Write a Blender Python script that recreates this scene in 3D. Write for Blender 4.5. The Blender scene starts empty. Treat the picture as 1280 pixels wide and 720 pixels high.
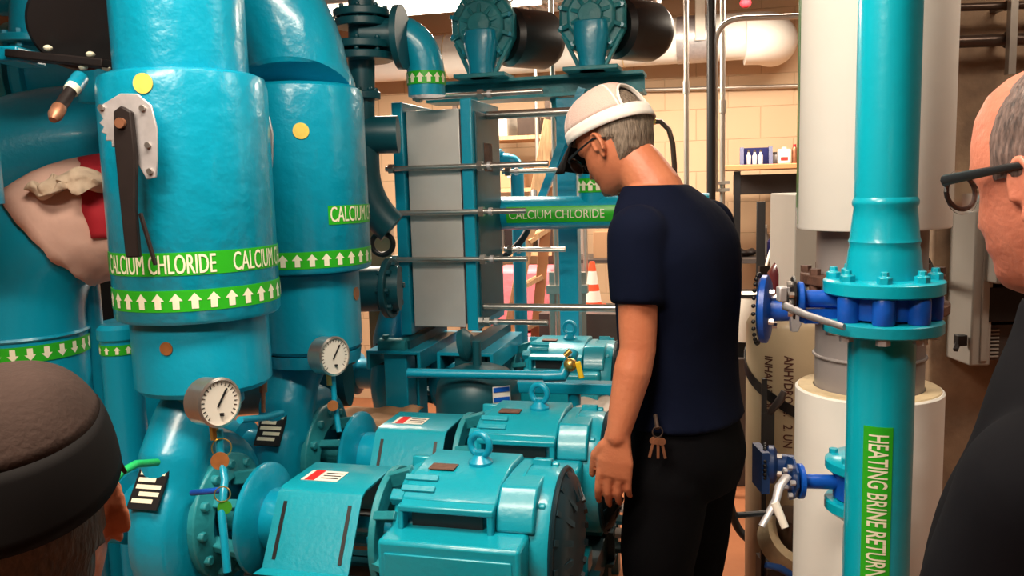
import bpy, bmesh, math, random
from mathutils import Vector, Matrix, Euler, noise
random.seed(7)
V = Vector; PI = math.pi
sc = bpy.context.scene
COL = sc.collection

# ------------------------------------------------------------------ camera, world, lights, exposure
FP = 1050.0; CZ = 1.55
cd = bpy.data.cameras.new('camera'); cam = bpy.data.objects.new('camera', cd); COL.objects.link(cam)
cd.sensor_width = 36.0; cd.lens = 36.0*FP/1280.0; cd.clip_start = 0.02
RM = Matrix.Rotation(PI/2-math.radians(7), 3, 'X') @ Matrix.Rotation(math.radians(-1.6), 3, 'Z')
cam.matrix_world = Matrix.Translation((0, 0, CZ)) @ RM.to_4x4()
sc.camera = cam
cd.dof.use_dof = False
sc.view_settings.view_transform = 'Standard'; sc.view_settings.look = 'None'
sc.view_settings.gamma = 1.0; sc.view_settings.exposure = 0.0
sc.view_settings.use_curve_mapping = False
w = bpy.data.worlds.new('world'); sc.world = w; w.use_nodes = True
w.node_tree.nodes['Background'].inputs[0].default_value = (1, .82, .65, 1)
w.node_tree.nodes['Background'].inputs[1].default_value = .006

T = math.radians(14.5)                       # the machines stand turned by this much in the room
U = V((math.cos(T), -math.sin(T), 0)); N = V((math.sin(T), math.cos(T), 0))
def at(px, py, Y):                           # room point seen at a pixel, at distance Y
    d = RM @ V(((px-640)/FP, -(py-360)/FP, -1)); return V((0, 0, CZ)) + d*(Y/d.y)
def ab(px, py, b):                           # the same, on the machine-row plane b
    d = RM @ V(((px-640)/FP, -(py-360)/FP, -1)); return V((0, 0, CZ)) + d*(b/d.dot(N))
def mw(a, b, z): return U*a + N*b + V((0, 0, z))

def area(loc, rot, sx, sy, power, col):
    l = bpy.data.lights.new('ceiling_lamp_light', 'AREA'); l.shape = 'RECTANGLE'; l.size = sx; l.size_y = sy
    l.energy = power; l.color = col
    o = bpy.data.objects.new('ceiling_lamp_light', l); COL.objects.link(o); o.location = loc; o.rotation_euler = rot
    return o
WARM = (1.0, .86, .70)
CEIL = 3.0
LAMPS = [  # x, y, z, turn, length, power
    (-.95, .0, 2.72, .25, 1.2, 54), (-.30, 1.15, 2.72, .25, 1.2, 46),
    (-.42, 4.3, 2.47, -T, 1.2, 125), (1.2, 4.3, 2.58, -T, 1.2, 58), (1.85, 1.6, 2.75, -T, 1.2, 14)]  # the last lamp is unseen, added to brighten the concrete column
for (x, y, z, r, ln, p) in LAMPS:
    area((x, y, z-.075), (0, 0, r), ln, .28, p, WARM)

# ------------------------------------------------------------------ materials
def mat(name, col, rough=.5, metal=0.0, var=.0, vscale=6, bump=0.0, bscale=30, coat=0.0, col2=None, emit=None, trans=0, spec=.5):
    m = bpy.data.materials.new(name); m.use_nodes = True
    nt = m.node_tree; b = nt.nodes['Principled BSDF']
    b.inputs['Roughness'].default_value = rough; b.inputs['Metallic'].default_value = metal
    b.inputs['Coat Weight'].default_value = coat; b.inputs['Coat Roughness'].default_value = .12
    b.inputs['Specular IOR Level'].default_value = spec
    b.inputs['Transmission Weight'].default_value = trans
    tc = nt.nodes.new('ShaderNodeTexCoord')
    n = nt.nodes.new('ShaderNodeTexNoise'); n.inputs['Scale'].default_value = vscale; n.inputs['Detail'].default_value = 5
    nt.links.new(tc.outputs['Object'], n.inputs['Vector'])
    r = nt.nodes.new('ShaderNodeValToRGB'); r.color_ramp.elements[0].position = .3; r.color_ramp.elements[1].position = .7
    c2 = col2 if col2 else tuple(c*(1-var) for c in col)
    r.color_ramp.elements[0].color = (*c2, 1); r.color_ramp.elements[1].color = (*col, 1)
    nt.links.new(n.outputs['Fac'], r.inputs['Fac']); nt.links.new(r.outputs['Color'], b.inputs['Base Color'])
    if bump:
        n2 = nt.nodes.new('ShaderNodeTexNoise'); n2.inputs['Scale'].default_value = bscale; n2.inputs['Detail'].default_value = 3
        nt.links.new(tc.outputs['Object'], n2.inputs['Vector'])
        bp = nt.nodes.new('ShaderNodeBump'); bp.inputs['Strength'].default_value = bump; bp.inputs['Distance'].default_value = .004
        nt.links.new(n2.outputs['Fac'], bp.inputs['Height']); nt.links.new(bp.outputs['Normal'], b.inputs['Normal'])
    if emit:
        b.inputs['Emission Color'].default_value = (*emit[0], 1); b.inputs['Emission Strength'].default_value = emit[1]
    return m
M = {}
M['teal'] = mat('teal_paint', (.001, .30, .46), .32, var=.12, vscale=3, bump=.25, bscale=60, coat=.25)
M['jacket'] = mat('teal_mastic_jacket', (.001, .30, .46), .28, var=.12, vscale=4, bump=.85, bscale=26, coat=.35)
M['teal_green'] = mat('teal_machine_paint', (.003, .31, .41), .34, var=.12, vscale=5, bump=.2, bscale=80, coat=.25)
M['teal_old'] = mat('aged_teal_paint', (.02, .29, .34), .42, var=.4, vscale=9, bump=.5, bscale=50)
M['grille'] = mat('shaded_grille_teal', (.003, .022, .032), .45, var=.3, vscale=7)  # motor teal with the shade on the fan end put into its colour
M['teal_dark'] = mat('shaded_teal', (.003, .075, .10), .4, var=.3, vscale=7)  # darker copy of the teal, shade put into the colour
M['cyan'] = mat('bright_cyan_paint', (.001, .40, .53), .3, var=.05, vscale=3, bump=.15, bscale=50, coat=.3)
M['blue'] = mat('blue_valve_paint', (.006, .10, .56), .35, var=.2, vscale=9, bump=.25, bscale=60)
M['darkblue'] = mat('dark_blue_paint', (.008, .05, .2), .4, var=.3, vscale=9)
M['green'] = mat('green_label_vinyl', (.025, .42, .015), .35, var=.08)
M['greentape'] = mat('green_tape', (.05, .3, .02), .4, var=.2)
M['ivory'] = mat('cream_print', (.85, .82, .62), .4)
M['yellowtag'] = mat('yellow_disc', (.85, .62, .12), .35, var=.15, vscale=60)
M['coppertag'] = mat('copper_disc', (.42, .16, .05), .4, metal=.3, var=.2, vscale=80)
M['brass'] = mat('brass', (.75, .5, .15), .3, metal=.9)
M['copper'] = mat('worn_brown_metal', (.4, .17, .09), .4, metal=.5, var=.4, vscale=40)
M['steel'] = mat('bright_steel', (.62, .58, .54), .28, metal=.9, var=.15, vscale=30)
M['zinc'] = mat('zinc_cast', (.6, .57, .58), .45, metal=.55, var=.2, vscale=40)
M['conduit'] = mat('galvanised_conduit', (.55, .5, .44), .35, metal=.7, var=.1, vscale=20)
M['darkrod'] = mat('dark_bronze_rod', (.10, .065, .05), .3, metal=.6, var=.2, vscale=20)
M['black'] = mat('black_paint', (.010, .009, .010), .4, var=.3)
M['rubber'] = mat('black_rubber', (.012, .011, .012), .55)
M['brown'] = mat('dark_brown_handle', (.020, .014, .013), .5, spec=.2, var=.2, vscale=30)
M['shroud'] = mat('brushed_shroud_metal', (.74, .71, .68), .36, metal=.35, var=.25, vscale=3, bump=.08, bscale=12)
M['white'] = mat('white_insulation', (.90, .88, .82), .65, var=.04, bump=.2, bscale=20)
M['foam'] = mat('cut_foam', (.78, .62, .38), .8, var=.2, vscale=30, bump=.4, bscale=60)
M['pvc'] = mat('grey_pipe', (.30, .27, .265), .4, var=.1, vscale=6)
M['rust'] = mat('rusty_bolting', (.16, .075, .05), .7, var=.5, vscale=40, bump=.5, bscale=80)
M['concrete'] = mat('concrete', (.40, .27, .17), .85, col2=(.20, .13, .085), vscale=9, bump=.9, bscale=35)
M['dimwall'] = mat('dim_wall_paint', (.22, .15, .10), .85, var=.1)
M['floor'] = mat('red_floor_paint', (.42, .16, .07), .35, col2=(.33, .12, .055), vscale=3, bump=.15, bscale=20)
M['ceiling'] = mat('ceiling_paint', (.40, .25, .17), .85, var=.1)
M['panel'] = mat('grey_enclosure', (.40, .37, .33), .45, var=.05)
M['panel_dark'] = mat('dark_grey_panel', (.07, .055, .05), .5, var=.2)
M['cloth_pink'] = mat('pink_cloth', (.76, .48, .39), .9, var=.12, vscale=8, bump=.5, bscale=18)
M['cloth_cream'] = mat('cream_rag', (.68, .52, .38), .95, var=.2, vscale=10, bump=.8, bscale=60)
M['red'] = mat('red_cloth', (.45, .012, .025), .8, var=.2)
M['skin'] = mat('skin', (.56, .19, .09), .5, col2=(.50, .15, .07), vscale=14, bump=.25, bscale=90)
M['skin_pale'] = mat('ruddy_skin', (.60, .21, .13), .48, col2=(.50, .15, .09), vscale=20, bump=.3, bscale=120)
def hairmat(name, c1, c2, sc_=(60, 60, 12)):
    m = mat(name, c1, .6, col2=c2, vscale=4, bump=.9, bscale=3)
    nt = m.node_tree; tc = [n for n in nt.nodes if n.type == 'TEX_COORD'][0]
    mp = nt.nodes.new('ShaderNodeMapping'); mp.inputs['Scale'].default_value = sc_
    nt.links.new(tc.outputs['Object'], mp.inputs['Vector'])
    for n in nt.nodes:
        if n.type == 'TEX_NOISE': nt.links.new(mp.outputs['Vector'], n.inputs['Vector'])
    return m
M['hair'] = hairmat('grey_brown_hair', (.30, .23, .17), (.075, .052, .038))
M['hair2'] = hairmat('salt_and_pepper_hair', (.20, .13, .11), (.035, .022, .02))
M['hair3'] = hairmat('short_brown_hair', (.085, .055, .04), (.03, .02, .015))
M['navy'] = mat('navy_cotton', (.003, .0055, .019), .9, spec=.1, var=.25, vscale=5, bump=.5, bscale=14)
M['trouser'] = mat('black_trouser_cloth', (.003, .003, .004), .9, spec=.08, var=.3, vscale=5, bump=.4, bscale=14)
M['blackshirt'] = mat('black_shirt_cloth', (.004, .004, .006), .85, spec=.1, var=.3, vscale=5, bump=.4, bscale=12)
M['capdark'] = mat('charcoal_cap_cloth', (.052, .032, .026), .85, spec=.12, var=.3, vscale=12, bump=.3, bscale=160)
M['capband'] = mat('black_cap_band', (.006, .005, .005), .8, spec=.1)
M['capwhite'] = mat('white_cap_cloth', (.85, .78, .72), .8, bump=.2, bscale=200)
M['mesh'] = mat('white_cap_mesh', (.76, .55, .48), .85, col2=(.66, .46, .40), vscale=420, bump=.6, bscale=420)
M['glass'] = mat('glass', (.9, .95, .95), .03, trans=1)
M['wood'] = hairmat('pale_wood', (.62, .38, .2), (.44, .25, .12), (20, 20, 3))
M['shelfwood'] = mat('orange_shelf_board', (.55, .25, .10), .5, var=.2, vscale=12)
M['card'] = mat('cardboard', (.45, .25, .13), .85, var=.1)
M['pinkfoam'] = mat('pink_insulation', (.80, .20, .24), .9, var=.15, bump=.6, bscale=30)
M['orange'] = mat('orange_cone_plastic', (.85, .09, .03), .45)
M['paper'] = mat('white_paper', (.8, .75, .66), .7, var=.05)
M['redprint'] = mat('red_print', (.7, .02, .02), .5)
M['sack'] = mat('crumpled_plastic_sheet', (.62, .50, .42), .35, var=.15, bump=.8, bscale=9)
M['navyplastic'] = mat('navy_plastic', (.012, .014, .10), .4)
M['maroon'] = mat('maroon_plastic', (.09, .008, .01), .25)
M['tank'] = mat('cream_cylinder_paint', (.52, .40, .25), .4, var=.1, vscale=8, bump=.1)
M['print'] = mat('dark_red_stencil', (.10, .03, .02), .7)
M['yellow'] = mat('yellow_handle', (.85, .55, .02), .4)
M['greenhose'] = mat('green_hose', (.01, .45, .12), .35)
M['lampwhite'] = mat('lamp_diffuser', (1, .95, .85), .5, emit=((1, .84, .66), 9))
M['lamphousing'] = mat('lamp_housing', (.7, .66, .6), .5)

def wallmat():
    m = mat('painted_block', (.66, .46, .29), .6)
    nt = m.node_tree; b = nt.nodes['Principled BSDF']
    tc = [n for n in nt.nodes if n.type == 'TEX_COORD'][0]
    mp = nt.nodes.new('ShaderNodeMapping'); mp.inputs['Rotation'].default_value = (PI/2, 0, 0)
    br = nt.nodes.new('ShaderNodeTexBrick'); br.inputs['Scale'].default_value = 1
    br.inputs['Brick Width'].default_value = .4; br.inputs['Row Height'].default_value = .2
    br.inputs['Mortar Size'].default_value = .004; br.inputs['Mortar Smooth'].default_value = .6
    br.inputs['Color1'].default_value = (.64, .44, .27, 1); br.inputs['Color2'].default_value = (.60, .41, .25, 1)
    br.inputs['Mortar'].default_value = (.50, .34, .20, 1)
    nt.links.new(tc.outputs['Object'], mp.inputs['Vector']); nt.links.new(mp.outputs['Vector'], br.inputs['Vector'])
    nt.links.new(br.outputs['Color'], b.inputs['Base Color'])
    bp = nt.nodes.new('ShaderNodeBump'); bp.invert = True; bp.inputs['Strength'].default_value = .5; bp.inputs['Distance'].default_value = .005
    nt.links.new(br.outputs['Fac'], bp.inputs['Height']); nt.links.new(bp.outputs['Normal'], b.inputs['Normal'])
    return m
M['block'] = wallmat()

# ------------------------------------------------------------------ mesh helpers
def frame(d):
    d = V(d).normalized(); a = V((0, 0, 1)) if abs(d.z) < .9 else V((1, 0, 0))
    x = a.cross(d).normalized(); return x, d.cross(x).normalized(), d
class MB:
    def __init__(s): s.v = []; s.f = []
    def add(s, vs, fs):
        k = len(s.v); s.v += [V(p) for p in vs]; s.f += [tuple(i+k for i in f) for f in fs]; return s
    def box(s, c, size, R=None):
        c = V(c); h = [x/2 for x in size]
        vs = [V((sx*h[0], sy*h[1], sz*h[2])) for sx in (-1, 1) for sy in (-1, 1) for sz in (-1, 1)]
        if R: vs = [R @ p for p in vs]
        return s.add([c+p for p in vs], [(0, 1, 3, 2), (4, 6, 7, 5), (0, 4, 5, 1), (2, 3, 7, 6), (0, 2, 6, 4), (1, 5, 7, 3)])
    def bar(s, p0, p1, w_, h_, up=(0, 0, 1)):
        p0 = V(p0); p1 = V(p1); d = (p1-p0).normalized(); x = V(up).cross(d)
        if x.length < 1e-4: x = V((1, 0, 0))
        x.normalize(); y = d.cross(x)
        vs = [p+x*sx*w_/2+y*sy*h_/2 for p in (p0, p1) for sx, sy in ((-1, -1), (1, -1), (1, 1), (-1, 1))]
        return s.add(vs, [(3, 2, 1, 0), (4, 5, 6, 7), (0, 1, 5, 4), (1, 2, 6, 5), (2, 3, 7, 6), (3, 0, 4, 7)])
    def lathe(s, prof, o=(0, 0, 0), d=(0, 0, 1), seg=32, closed=False):
        x, y, z = frame(d); o = V(o); vs = []; n = len(prof)
        for r, h in prof:
            for k in range(seg):
                t = 2*PI*k/seg; vs.append(o+z*h+(x*math.cos(t)+y*math.sin(t))*r)
        fs = []
        for i in range(n if closed else n-1):
            j = (i+1) % n
            for k in range(seg):
                q = (k+1) % seg; fs.append((i*seg+k, i*seg+q, j*seg+q, j*seg+k))
        if not closed:
            if prof[0][0] > 1e-5: fs.append(tuple(reversed(range(seg))))
            if prof[-1][0] > 1e-5: fs.append(tuple(range((n-1)*seg, n*seg)))
        return s.add(vs, fs)
    def cyl(s, p0, p1, r, r2=None, seg=24):
        p0 = V(p0); p1 = V(p1); L = (p1-p0).length
        return s.lathe([(r, 0), (r if r2 is None else r2, L)], p0, p1-p0, seg)
    def tube(s, pts, r, seg=20, cap=True, flat=1.0):
        pts = [V(p) for p in pts]; n = len(pts); rs = r if isinstance(r, (list, tuple)) else [r]*n
        tan = []
        for i in range(n):
            tan.append((pts[min(i+1, n-1)]-pts[max(i-1, 0)]).normalized())
        x, y, _ = frame(tan[0]); vs = []
        for i in range(n):
            x = (x-tan[i]*x.dot(tan[i])).normalized(); y = tan[i].cross(x)
            for k in range(seg):
                t = 2*PI*k/seg; vs.append(pts[i]+(x*math.cos(t)+y*math.sin(t)*flat)*rs[i])
        fs = []
        for i in range(n-1):
            for k in range(seg):
                q = (k+1) % seg; fs.append((i*seg+k, i*seg+q, (i+1)*seg+q, (i+1)*seg+k))
        if cap: fs += [tuple(reversed(range(seg))), tuple(range((n-1)*seg, n*seg))]
        return s.add(vs, fs)
    def loft(s, secs, seg=28, e=2.0):     # secs: (centre, half-axis X, half-axis Y)
        vs = []; n = len(secs)
        for c, ax, ay in secs:
            for k in range(seg):
                t = 2*PI*k/seg; ct, st = math.cos(t), math.sin(t)
                vs.append(V(c)+V(ax)*math.copysign(abs(ct)**(2/e), ct)+V(ay)*math.copysign(abs(st)**(2/e), st))
        fs = []
        for i in range(n-1):
            for k in range(seg):
                q = (k+1) % seg; fs.append((i*seg+k, i*seg+q, (i+1)*seg+q, (i+1)*seg+k))
        fs += [tuple(reversed(range(seg))), tuple(range((n-1)*seg, n*seg))]
        return s.add(vs, fs)
    def torus(s, o, d, R, r, seg=32, sg=12, a0=0, a1=2*PI):
        x, y, z = frame(d); pts = []
        full = abs(a1-a0-2*PI) < 1e-6
        n = seg
        vs = []
        for i in range(n if full else n+1):
            t = a0+(a1-a0)*i/n; c = x*math.cos(t)+y*math.sin(t)
            for k in range(sg):
                q = 2*PI*k/sg; vs.append(V(o)+c*(R+r*math.cos(q))+z*r*math.sin(q))
        fs = []; m = n if full else n+1
        for i in range(n):
            j = (i+1) % m
            for k in range(sg):
                q = (k+1) % sg; fs.append((i*sg+k, j*sg+k, j*sg+q, i*sg+q))
        if not full: fs += [tuple(range(sg)), tuple(reversed(range(n*sg, (n+1)*sg)))]
        return s.add(vs, fs)
    def ball(s, c, r, seg=20, rings=12, R=None):
        rx, ry, rz = r if isinstance(r, (tuple, list)) else (r, r, r); vs = []; fs = []
        for i in range(1, rings):
            p = PI*i/rings
            for k in range(seg):
                t = 2*PI*k/seg; q = V((rx*math.sin(p)*math.cos(t), ry*math.sin(p)*math.sin(t), rz*math.cos(p)))
                vs.append(V(c)+(R @ q if R else q))
        for i in range(rings-2):
            for k in range(seg):
                q = (k+1) % seg; fs.append((i*seg+k, (i+1)*seg+k, (i+1)*seg+q, i*seg+q))
        a = V((0, 0, rz)); b = V((0, 0, -rz)); vs += [V(c)+(R @ a if R else a), V(c)+(R @ b if R else b)]; L = len(vs)
        for k in range(seg):
            q = (k+1) % seg; fs.append((L-2, k, q)); fs.append((L-1, (rings-2)*seg+q, (rings-2)*seg+k))
        return s.add(vs, fs)
    def prism(s, poly, o, ux, uy, d):     # polygon in the ux,uy plane extruded by vector d
        o = V(o); ux = V(ux); uy = V(uy); d = V(d); n = len(poly)
        vs = [o+ux*p[0]+uy*p[1] for p in poly]; vs += [p+d for p in vs]
        fs = [tuple(reversed(range(n))), tuple(range(n, 2*n))]+[(i, (i+1) % n, (i+1) % n+n, i+n) for i in range(n)]
        return s.add(vs, fs)
    def bolts(s, o, d, R, n, r=.008, h=.01, a0=0.0, seg=6):
        x, y, z = frame(d)
        for k in range(n):
            t = a0+2*PI*k/n; s.lathe([(r, 0), (r, h)], V(o)+(x*math.cos(t)+y*math.sin(t))*R, d, seg)
        return s
    def each(s, name, m, parent=None, world=False, bevel=0):   # every loose piece becomes a part of its own
        par = list(range(len(s.v)))
        def fd(i):
            while par[i] != i: par[i] = par[par[i]]; i = par[i]
            return i
        for f in s.f:
            for j in f[1:]: par[fd(j)] = fd(f[0])
        gr = {}
        for f in s.f: gr.setdefault(fd(f[0]), []).append(f)
        out = []
        for fs in gr.values():
            ids = sorted({j for f in fs for j in f}); mp = {j: a for a, j in enumerate(ids)}
            q = MB(); q.v = [s.v[j].copy() for j in ids]; q.f = [tuple(mp[j] for j in f) for f in fs]
            out.append(q.build(name, m, parent, world, bevel))
        return out
    def build(s, name, m, parent=None, world=False, bevel=0, ang=38, mods=None):
        me = bpy.data.meshes.new(name)
        vs = s.v
        if world and parent is not None:
            mx = Matrix(); q = parent
            while q is not None: mx = q.matrix_basis @ mx; q = q.parent
            inv = mx.inverted(); vs = [inv @ p for p in vs]
        me.from_pydata([tuple(p) for p in vs], [], s.f)
        bm = bmesh.new(); bm.from_mesh(me); bmesh.ops.recalc_face_normals(bm, faces=bm.faces)
        bm.to_mesh(me); bm.free()
        me.materials.append(M[m] if isinstance(m, str) else m)
        for p in me.polygons: p.use_smooth = True
        me.set_sharp_from_angle(angle=math.radians(ang))
        o = bpy.data.objects.new(name, me); COL.objects.link(o)
        if parent is not None: o.parent = parent
        if bevel:
            b = o.modifiers.new('bevel', 'BEVEL'); b.width = bevel; b.segments = 2; b.limit_method = 'ANGLE'; b.angle_limit = math.radians(40)
        return o
def tag(o, label, cat, group=None, kind=None):
    o['label'] = label
    if cat: o['category'] = cat
    if group: o['group'] = group
    if kind: o['kind'] = kind
    return o
def thing(name, label, cat, loc=(0, 0, 0), rz=0.0, group=None):
    o = bpy.data.objects.new(name, None); COL.objects.link(o); o.empty_display_size = .05
    o.matrix_basis = Matrix.Translation(V(loc)) @ Matrix.Rotation(rz, 4, 'Z')
    return tag(o, label, cat, group)
def origin_to_base(o):                        # a thing that is one mesh keeps its origin at its foot
    me = o.data; xs = [v.co.copy() for v in me.vertices]
    lo = V((min(p.x for p in xs), min(p.y for p in xs), min(p.z for p in xs))); hi = V((max(p.x for p in xs), max(p.y for p in xs), max(p.z for p in xs)))
    c = V(((lo.x+hi.x)/2, (lo.y+hi.y)/2, lo.z)); me.transform(Matrix.Translation(-c)); o.location = c
    return o
def single(mb, name, m, label, cat, group=None, bevel=0, kind=None):
    return tag(origin_to_base(mb.build(name, m, None, bevel=bevel)), label, cat, group, kind)
def bend(pts, r, n=8):                        # polyline with rounded corners
    pts = [V(p) for p in pts]; out = [pts[0]]
    for i in range(1, len(pts)-1):
        a = (pts[i-1]-pts[i]); b = (pts[i+1]-pts[i]); rr = min(r, a.length*.49, b.length*.49) if len(pts) > 3 else min(r, a.length*.98, b.length*.98)
        p0 = pts[i]+a.normalized()*rr; p1 = pts[i]+b.normalized()*rr
        for k in range(n+1):
            t = k/n; out.append(p0*(1-t)**2+pts[i]*2*t*(1-t)+p1*t*t)
    out.append(pts[-1]); return out
def arc_pts(c, x, y, r, a0, a1, n=14):
    return [V(c)+V(x)*r*math.cos(a0+(a1-a0)*k/n)+V(y)*r*math.sin(a0+(a1-a0)*k/n) for k in range(n+1)]
def baked(mb, voxel, smooth=2, factor=.5):    # one continuous skin out of overlapping volumes
    o = mb.build('tmp', 'skin'); r = o.modifiers.new('r', 'REMESH'); r.mode = 'VOXEL'; r.voxel_size = voxel
    if smooth: q = o.modifiers.new('s', 'SMOOTH'); q.iterations = smooth; q.factor = factor
    dg = bpy.context.evaluated_depsgraph_get(); dg.update()
    me = bpy.data.meshes.new_from_object(o.evaluated_get(dg)); out = MB()
    out.add([v.co.copy() for v in me.vertices], [tuple(p.vertices) for p in me.polygons])
    bpy.data.objects.remove(o); bpy.data.meshes.remove(me); return out
def textmesh(s_, size, squeeze=.8, bold=.0, step=None, gap=1.0):
    c = bpy.data.curves.new('t', 'FONT'); c.body = s_; c.size = size; c.offset = bold; c.space_character = gap; c.resolution_u = 3
    o = bpy.data.objects.new('t', c); COL.objects.link(o)
    dg = bpy.context.evaluated_depsgraph_get(); dg.update()
    me = bpy.data.meshes.new_from_object(o.evaluated_get(dg))
    bm = bmesh.new(); bm.from_mesh(me)
    for v in bm.verts: v.co.x *= squeeze
    x1 = max([v.co.x for v in bm.verts]+[0])
    if step:
        k = step
        while k < x1:
            bmesh.ops.bisect_plane(bm, geom=bm.verts[:]+bm.edges[:]+bm.faces[:], plane_co=(k, 0, 0), plane_no=(1, 0, 0)); k += step
        k = step
        while k < size:
            bmesh.ops.bisect_plane(bm, geom=bm.verts[:]+bm.edges[:]+bm.faces[:], plane_co=(0, k, 0), plane_no=(0, 1, 0)); k += step
    vs = [v.co.copy() for v in bm.verts]; bm.verts.index_update(); fs = [tuple(v.index for v in f.verts) for f in bm.faces]
    bm.free(); bpy.data.objects.remove(o); bpy.data.curves.remove(c); bpy.data.meshes.remove(me)
    return vs, fs, x1
def cylpt(c, r, phi, z): return V((c[0]+r*math.sin(phi), c[1]-r*math.cos(phi), z))
def wrap(mb, vf, c, r, phi0, z0):             # text running round an upright cylinder
    vs, fs = vf[0], vf[1]
    mb.add([cylpt(c, r-.0003, phi0+(p.x+.0011)/r, z0+p.y) for p in vs], fs); return mb.add([cylpt(c, r, phi0+p.x/r, z0+p.y) for p in vs], fs)
def wrapdown(mb, vf, c, r, phi0, z0):         # text running down an upright cylinder
    vs, fs = vf[0], vf[1]; return mb.add([cylpt(c, r, phi0+p.y/r, z0-p.x) for p in vs], fs)
def flatmap(mb, vf, o, ux, uy): return mb.add([V(o)+V(ux)*p.x+V(uy)*p.y for p in vf[0]], vf[1])
def band(mb, c, r, z0, z1, p0=-PI, p1=PI, th=.0012, n=48):
    vs = []; fs = []
    for k in range(n+1):
        p = p0+(p1-p0)*k/n
        vs += [cylpt(c, r, p, z0), cylpt(c, r+th, p, z0), cylpt(c, r+th, p, z1), cylpt(c, r, p, z1)]
    for k in range(n):
        for j in range(4):
            q = (j+1) % 4; fs.append((k*4+j, k*4+q, k*4+4+q, k*4+4+j))
    return mb.add(vs, fs)
def arrows(mb, c, r, zc, h, n, up=1, p0=-PI, p1=PI):
    for k in range(n):
        p = p0+(p1-p0)*(k+.5)/n; w_ = h*.42/r; s_ = w_*.5; u_ = up
        z_ = [zc-u_*h/2, zc+u_*h*.02, zc+u_*h/2]
        pts = [(-s_, z_[0]), (s_, z_[0]), (s_, z_[1]), (w_, z_[1]), (0, z_[2]), (-w_, z_[1]), (-s_, z_[1])]
        mb.add([cylpt(c, r, p+a, z) for a, z in pts], [(0, 1, 2, 6), (5, 6, 2, 3, 4)])
    return mb

# ------------------------------------------------------------------ the setting
def struct(name, mb, m, bevel=0): o = mb.build(name, m, None, bevel=bevel); o['kind'] = 'structure'; return o
struct('floor', MB().box((0, 1.2, -.05), (9, 11, .1)), 'floor')
struct('ceiling', MB().box((0, 1.2, CEIL+.05), (9, 11, .1)), 'ceiling')
BW = 5.65
o = MB().box((0, 0, 1.5), (9.5, .15, 3.0)).build('wall_back', 'block'); o['kind'] = 'structure'
o.matrix_basis = Matrix.Translation(N*(BW+.075)) @ Matrix.Rotation(-T, 4, 'Z')
struct('wall_left', MB().box((-3.6, 1.2, 1.5), (.12, 11, 3.0)), 'dimwall')
struct('wall_right', MB().box((3.7, .6, 1.5), (.12, 9.5, 3.0)), 'concrete')
struct('wall_front', MB().box((0, -3.0, 1.5), (7.4, .12, 3.0)), 'dimwall')
# concrete column at right
cb = at(1168, 300, 2.75)
pil = MB(); pil.box((cb.x+.40, 3.05, 1.5), (.80, .6, 3.0))
struct('trim_1', pil, 'concrete', .012)['label'] = 'rough concrete column behind the teal riser'
# ceiling joist and bulkhead seen over the pipe
struct('trim_2', MB().bar(mw(-1.2, 5.2, 2.72), mw(2.4, 5.2, 2.72), .12, .16), 'ceiling')

# fluorescent lamps
for i, (x, y, z, r, ln, p) in enumerate(LAMPS):
    lab = ['long ceiling lamp out of frame over the near pumps', 'long ceiling lamp out of frame above the centre man',
           'glaring white tube lamp at the top edge over the plate exchanger', 'long tube lamp above the white insulated pipe', 'unseen dim lamp added to brighten the concrete column'][i]
    t = thing('ceiling_lamp', lab, 'lamp', (x, y, z-.05), r)
    t['group'] = 'ceiling tube lamps'
    MB().box((0, 0, .06), (ln+.04, .3, .05)).build('housing', 'lamphousing', t, bevel=.008)
    MB().lathe([(.018, 0), (.018, ln)], (-ln/2, -.08, .015), (1, 0, 0), 12).build('tube', 'lampwhite', t)
    MB().lathe([(.018, 0), (.018, ln)], (-ln/2, .08, .015), (1, 0, 0), 12).build('tube', 'lampwhite', t)
    for sx in (-1, 1): MB().cyl((sx*ln*.35, 0, .08), (sx*ln*.35, 0, CEIL-z+.05), .005, seg=8).build('hanger', 'conduit', t)

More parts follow.
